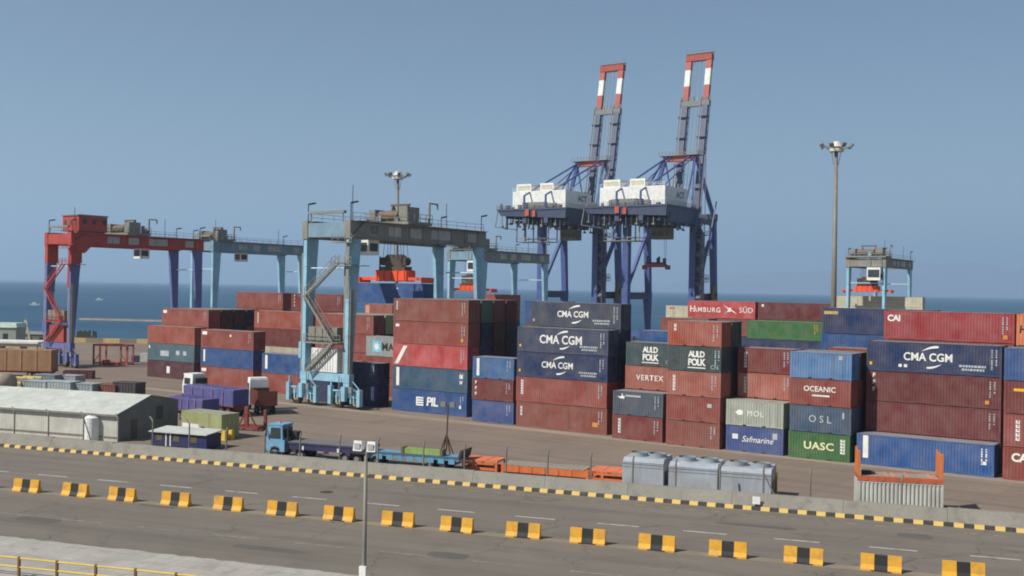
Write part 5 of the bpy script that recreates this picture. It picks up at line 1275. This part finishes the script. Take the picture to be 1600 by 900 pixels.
# grey crates pile behind warehouse
for i, (px, py, L, hh, col) in enumerate(((32, 614, 4.4, 1.7, (150, 160, 162)), (68, 616, 4.6, 1.8, (160, 170, 172)), (104, 617, 4.4, 1.6, (142, 152, 158)), (150, 618, 3.2, 1.5, (112, 66, 52)), (176, 619, 3.8, 1.9, (64, 60, 64)), (86, 602, 3.8, 1.5, (150, 158, 160)), (52, 602, 4.0, 1.6, (118, 128, 134)))):
    p = G(px, py); lab = ['ribbed grey crate at the start of the pile behind the warehouse', 'palest ribbed grey crate in the pile behind the warehouse', 'blue grey ribbed crate in the pile behind the warehouse', 'rust brown crate in the pile behind the warehouse', 'dark charcoal crate ending the pile behind the warehouse', 'grey crate in the back row of the warehouse pile', 'dark slate crate in the back row of the pile'][i]
    t = thing('crate', lab, 'crate', (p.x, p.y, 0), -RD, 'crates piled behind the warehouse')
    cm_ = paint('crate_%d' % i, col, .7, .2); MB().box(0, L, 0, 2.2, .1, hh).build('body', cm_, t); MB().box(-.06, L + .06, -.06, 2.26, hh, hh + .1).build('lid', cm_, t)
    for k in range(int(L / .5)): MB().box(.1 + k * .5, .2 + k * .5, -.05, 0, .1, hh - .05).build('rib', cm_, t)
    MB().box(.2, .5, .1, 2.1, 0, .1).box(L - .5, L - .2, .1, 2.1, 0, .1).build('skid', DARK, t)
p = G(98, 592); t = thing('steel_bin', 'low maroon steel bin on the yard near the red topped crane', 'bin', (p.x, p.y, 0), .1)
MB().box(0, 4.6, 0, .08, .1, 1.3).box(0, 4.6, 1.9, 1.98, .1, 1.3).box(0, .08, .08, 1.9, .1, 1.3).box(4.52, 4.6, .08, 1.9, .1, 1.3).box(0, 4.6, 0, 1.98, 0, .1).build('shell', paint('bin_maroon', (92, 48, 54), .7), t)
for x in (1.2, 2.4, 3.6): MB().box(x, x + .12, -.05, 0, .1, 1.3).build('rib', paint('bin_maroon', (92, 48, 54)), t)
# rounded tank and yellow frames at far left
p = G(2, 614); t = thing('storage_tank', 'beige horizontal storage tank at the warehouse end', 'tank', (p.x, p.y, 0), -RD)
MB().tube((-3, 0, 1.5), (1.6, 0, 1.5), 1.3, n=20).build('tank_body', paint('tank_beige', (176, 162, 140)), t, True)
MB().box(-2.4, -2, -.9, .9, 0, .6).box(.6, 1.0, -.9, .9, 0, .6).build('saddle', DARK, t)
p = G(24, 610); t = thing('steel_rack', 'pale yellow steel rack beside the beige tank', 'frame', (p.x, p.y, 0), -RD)
for k in range(3): MB().box(0, 4.4 - k * .5, 0, .16, .3 + k * .75, .55 + k * .75).box(0, 4.4 - k * .5, 1.4, 1.56, .3 + k * .75, .55 + k * .75).build('rail', paint('pale_yellow', (226, 206, 130)), t)
for x in (0, 1.8, 3.2):
    for y in (0, 1.41): MB().box(x, x + .16, y, y + .15, 0, 2.0).build('post', OLIVE, t)
# quay edge wall, mooring dolphin, breakwater
p0, p1 = Vector((-190, 287, 0)), Vector((-84, 282.6, 0))
dv = (p1 - p0); t = thing('quay_edge_wall', 'low banded yellow and grey quay edge beside the water', 'wall', (p0.x, p0.y, 0), math.atan2(dv.y, dv.x))
for k in range(24):
    x = k * dv.length / 24; MB().box(x, x + dv.length / 24 - .05, -.6, .6, 0, 1.1).build('edge_block', paint('quay_yellow', (196, 168, 112), .8) if k % 2 else M_QUAY, t)
p = G(121, 536); t = thing('mooring_dolphin', 'dark timber mooring piles in the water beside the red topped crane', 'mooring', (AT(121, 520, 300).x, 300, -2.6), 0)
for k in range(9): MB().tube((k * .42, 0, 0), (k * .42, .1, 4.6 + .2 * (k % 3)), .24, n=8).build('pile', paint('pile_olive', (70, 70, 56), .8), t)
MB().tube((4.3, .3, 0), (4.3, .3, 4.9), .3, n=8).tube((4.9, .3, 0), (4.9, .3, 4.7), .3, n=8).build('pile', paint('pile_olive', (70, 70, 56), .8), t)
MB().box(-.3, 5.3, -.1, .5, 3.0, 3.4).build('waling', paint('pile_olive', (70, 70, 56), .8), t)
c0, c1 = AT(128, 470, 520), AT(420, 470, 505)
m = MB(); c0.z = c1.z = 0; dv = c1 - c0; n_ = Vector((-dv.y, dv.x, 0)).normalized() * 3
m.hexa([(c0 - n_)[:2] + (-2.8,), (c1 - n_)[:2] + (-2.8,), (c1 + n_)[:2] + (-2.8,), (c0 + n_)[:2] + (-2.8,)], [(c0 - n_ * .6)[:2] + (-1.9,), (c1 - n_ * .6)[:2] + (-1.9,), (c1 + n_ * .6)[:2] + (-1.9,), (c0 + n_ * .6)[:2] + (-1.9,)])
tag(m.build('breakwater', M_QUAY), 'low pale concrete breakwater lying in the sea beyond the quay', 'breakwater')
# clutter on the left quay
p = AT(40, 505, 262); t = thing('small_derrick', 'small pale derrick frame on the quay beyond the sheds', 'derrick', (p.x, p.y, 0), 0)
m = MB()
for dx in (-1.4, 1.4): m.bar((dx, 0, 0), (0, 0, 6.8), .3)
for k in (.3, .55, .8): m.bar((-1.4 * (1 - k), 0, 6.8 * k), (1.4 * (1 - k), 0, 6.8 * k), .2)
m.bar((0, 2.5, 0), (0, 0, 6.8), .25); m.build('frame', paint('derrick_cream', (206, 200, 170)), t)
MB().box(-2.2, 2.2, -.6, 3, 0, .5).build('base', DARK, t)
p = AT(14, 515, 268); t = thing('quay_shed', 'low olive and grey shed on the quay behind the derrick', 'shed', (p.x, p.y, 0), 0)
MB().box(0, 10, 0, 4, 0, 2.6).build('wall', paint('shed_olive', (110, 116, 92)), t); MB().hexa([(-.2, -.2, 2.6), (10.2, -.2, 2.6), (10.2, 4.2, 2.6), (-.2, 4.2, 2.6)], [(0, 1.8, 3.3), (10, 1.8, 3.3), (10, 2.2, 3.3), (0, 2.2, 3.3)]).build('roof', GREY, t)
for x in (1.5, 4.5, 7.5): MB().box(x, x + 1.2, -.03, 0, .4, 2.0).build('door', DARK, t)
# small container ends near the red stand
p = G(205, 566); t = thing('grey_tank_box', 'small white and navy equipment box beside the red steel stand', 'box', (p.x, p.y, 0), 0)
MB().box(0, 1.6, 0, 1.6, .1, 1.3).build('navy_part', NAVY, t); MB().box(1.7, 4.2, 0, 1.8, .1, 1.8).build('white_part', PG, t); MB().box(0, 4.2, .2, 1.4, 0, .1).build('skid', DARK, t)
# two small boats far out
for i, (px, py, lab) in enumerate(((54, 477, 'tiny white boat on the open sea near the red crane'), (155, 469, 'tiny white boat on the sea between crane legs'))):
    p = G(px, py, -2.6); t = thing('boat', lab, 'boat', (p.x, p.y, -2.7), .3, 'small boats at sea')
    MB().prism([(-3, 0), (2.5, 0), (4, 1.2), (-3.2, 1.2)], 1, -1, 1).build('hull', WHITE, t); MB().box(-1.5, .8, -.7, .7, 1.2, 2.4).build('cabin', WHITE, t)

# ------------------------------------------------------------------ far hills and haze
def hills(name, x0, x1, y, hmax, seed):
    rnd = random.Random(seed); nx, ny = 120, 8; ph = [rnd.uniform(0, 6.28) for _ in range(8)]
    m = MB()
    for j in range(ny + 1):
        for i in range(nx + 1):
            u = i / nx; v = j / ny; X = x0 + (x1 - x0) * u
            e = max(0, math.sin(math.pi * min(1, max(0, u)))) ** .5
            h = .6 + .2 * math.sin(5 * u + ph[0]) + .12 * math.sin(13 * u + ph[1] + v) + .07 * math.sin(31 * u + ph[2] + 3 * v) + .04 * math.sin(67 * u + ph[3] + 5 * v) + .03 * math.sin(140 * u + ph[4] * v)
            m.v.append((X, y + 2500 * v, -4 + hmax * e * h * math.sin(math.pi * .5 * min(1, v * 1.2)) ** 1.0))
    for j in range(ny):
        for i in range(nx): a = j * (nx + 1) + i; m.f.append((a, a + 1, a + nx + 2, a + nx + 1))
    struct(m.build(name, M_HILL, smooth=True))
hills('hills', 2600, 24000, 19500, 900, 3)
hills('hills', -12000, -7500, 20500, 110, 5)
m, n, l, p = nodes('haze_air')
n.remove(p); pv = n.new('ShaderNodeVolumePrincipled'); pv.inputs['Color'].default_value = (.6, .8, 1, 1); pv.inputs['Density'].default_value = 1.25e-4; pv.inputs['Anisotropy'].default_value = .2
l.new(pv.outputs[0], next(q for q in n if q.type == 'OUTPUT_MATERIAL').inputs['Volume'])
m.cycles.homogeneous_volume = True
hz_ = MB().box(-27000, 27000, -600, 27000, -6, 1150).build('haze', m); hz_['kind'] = 'stuff'
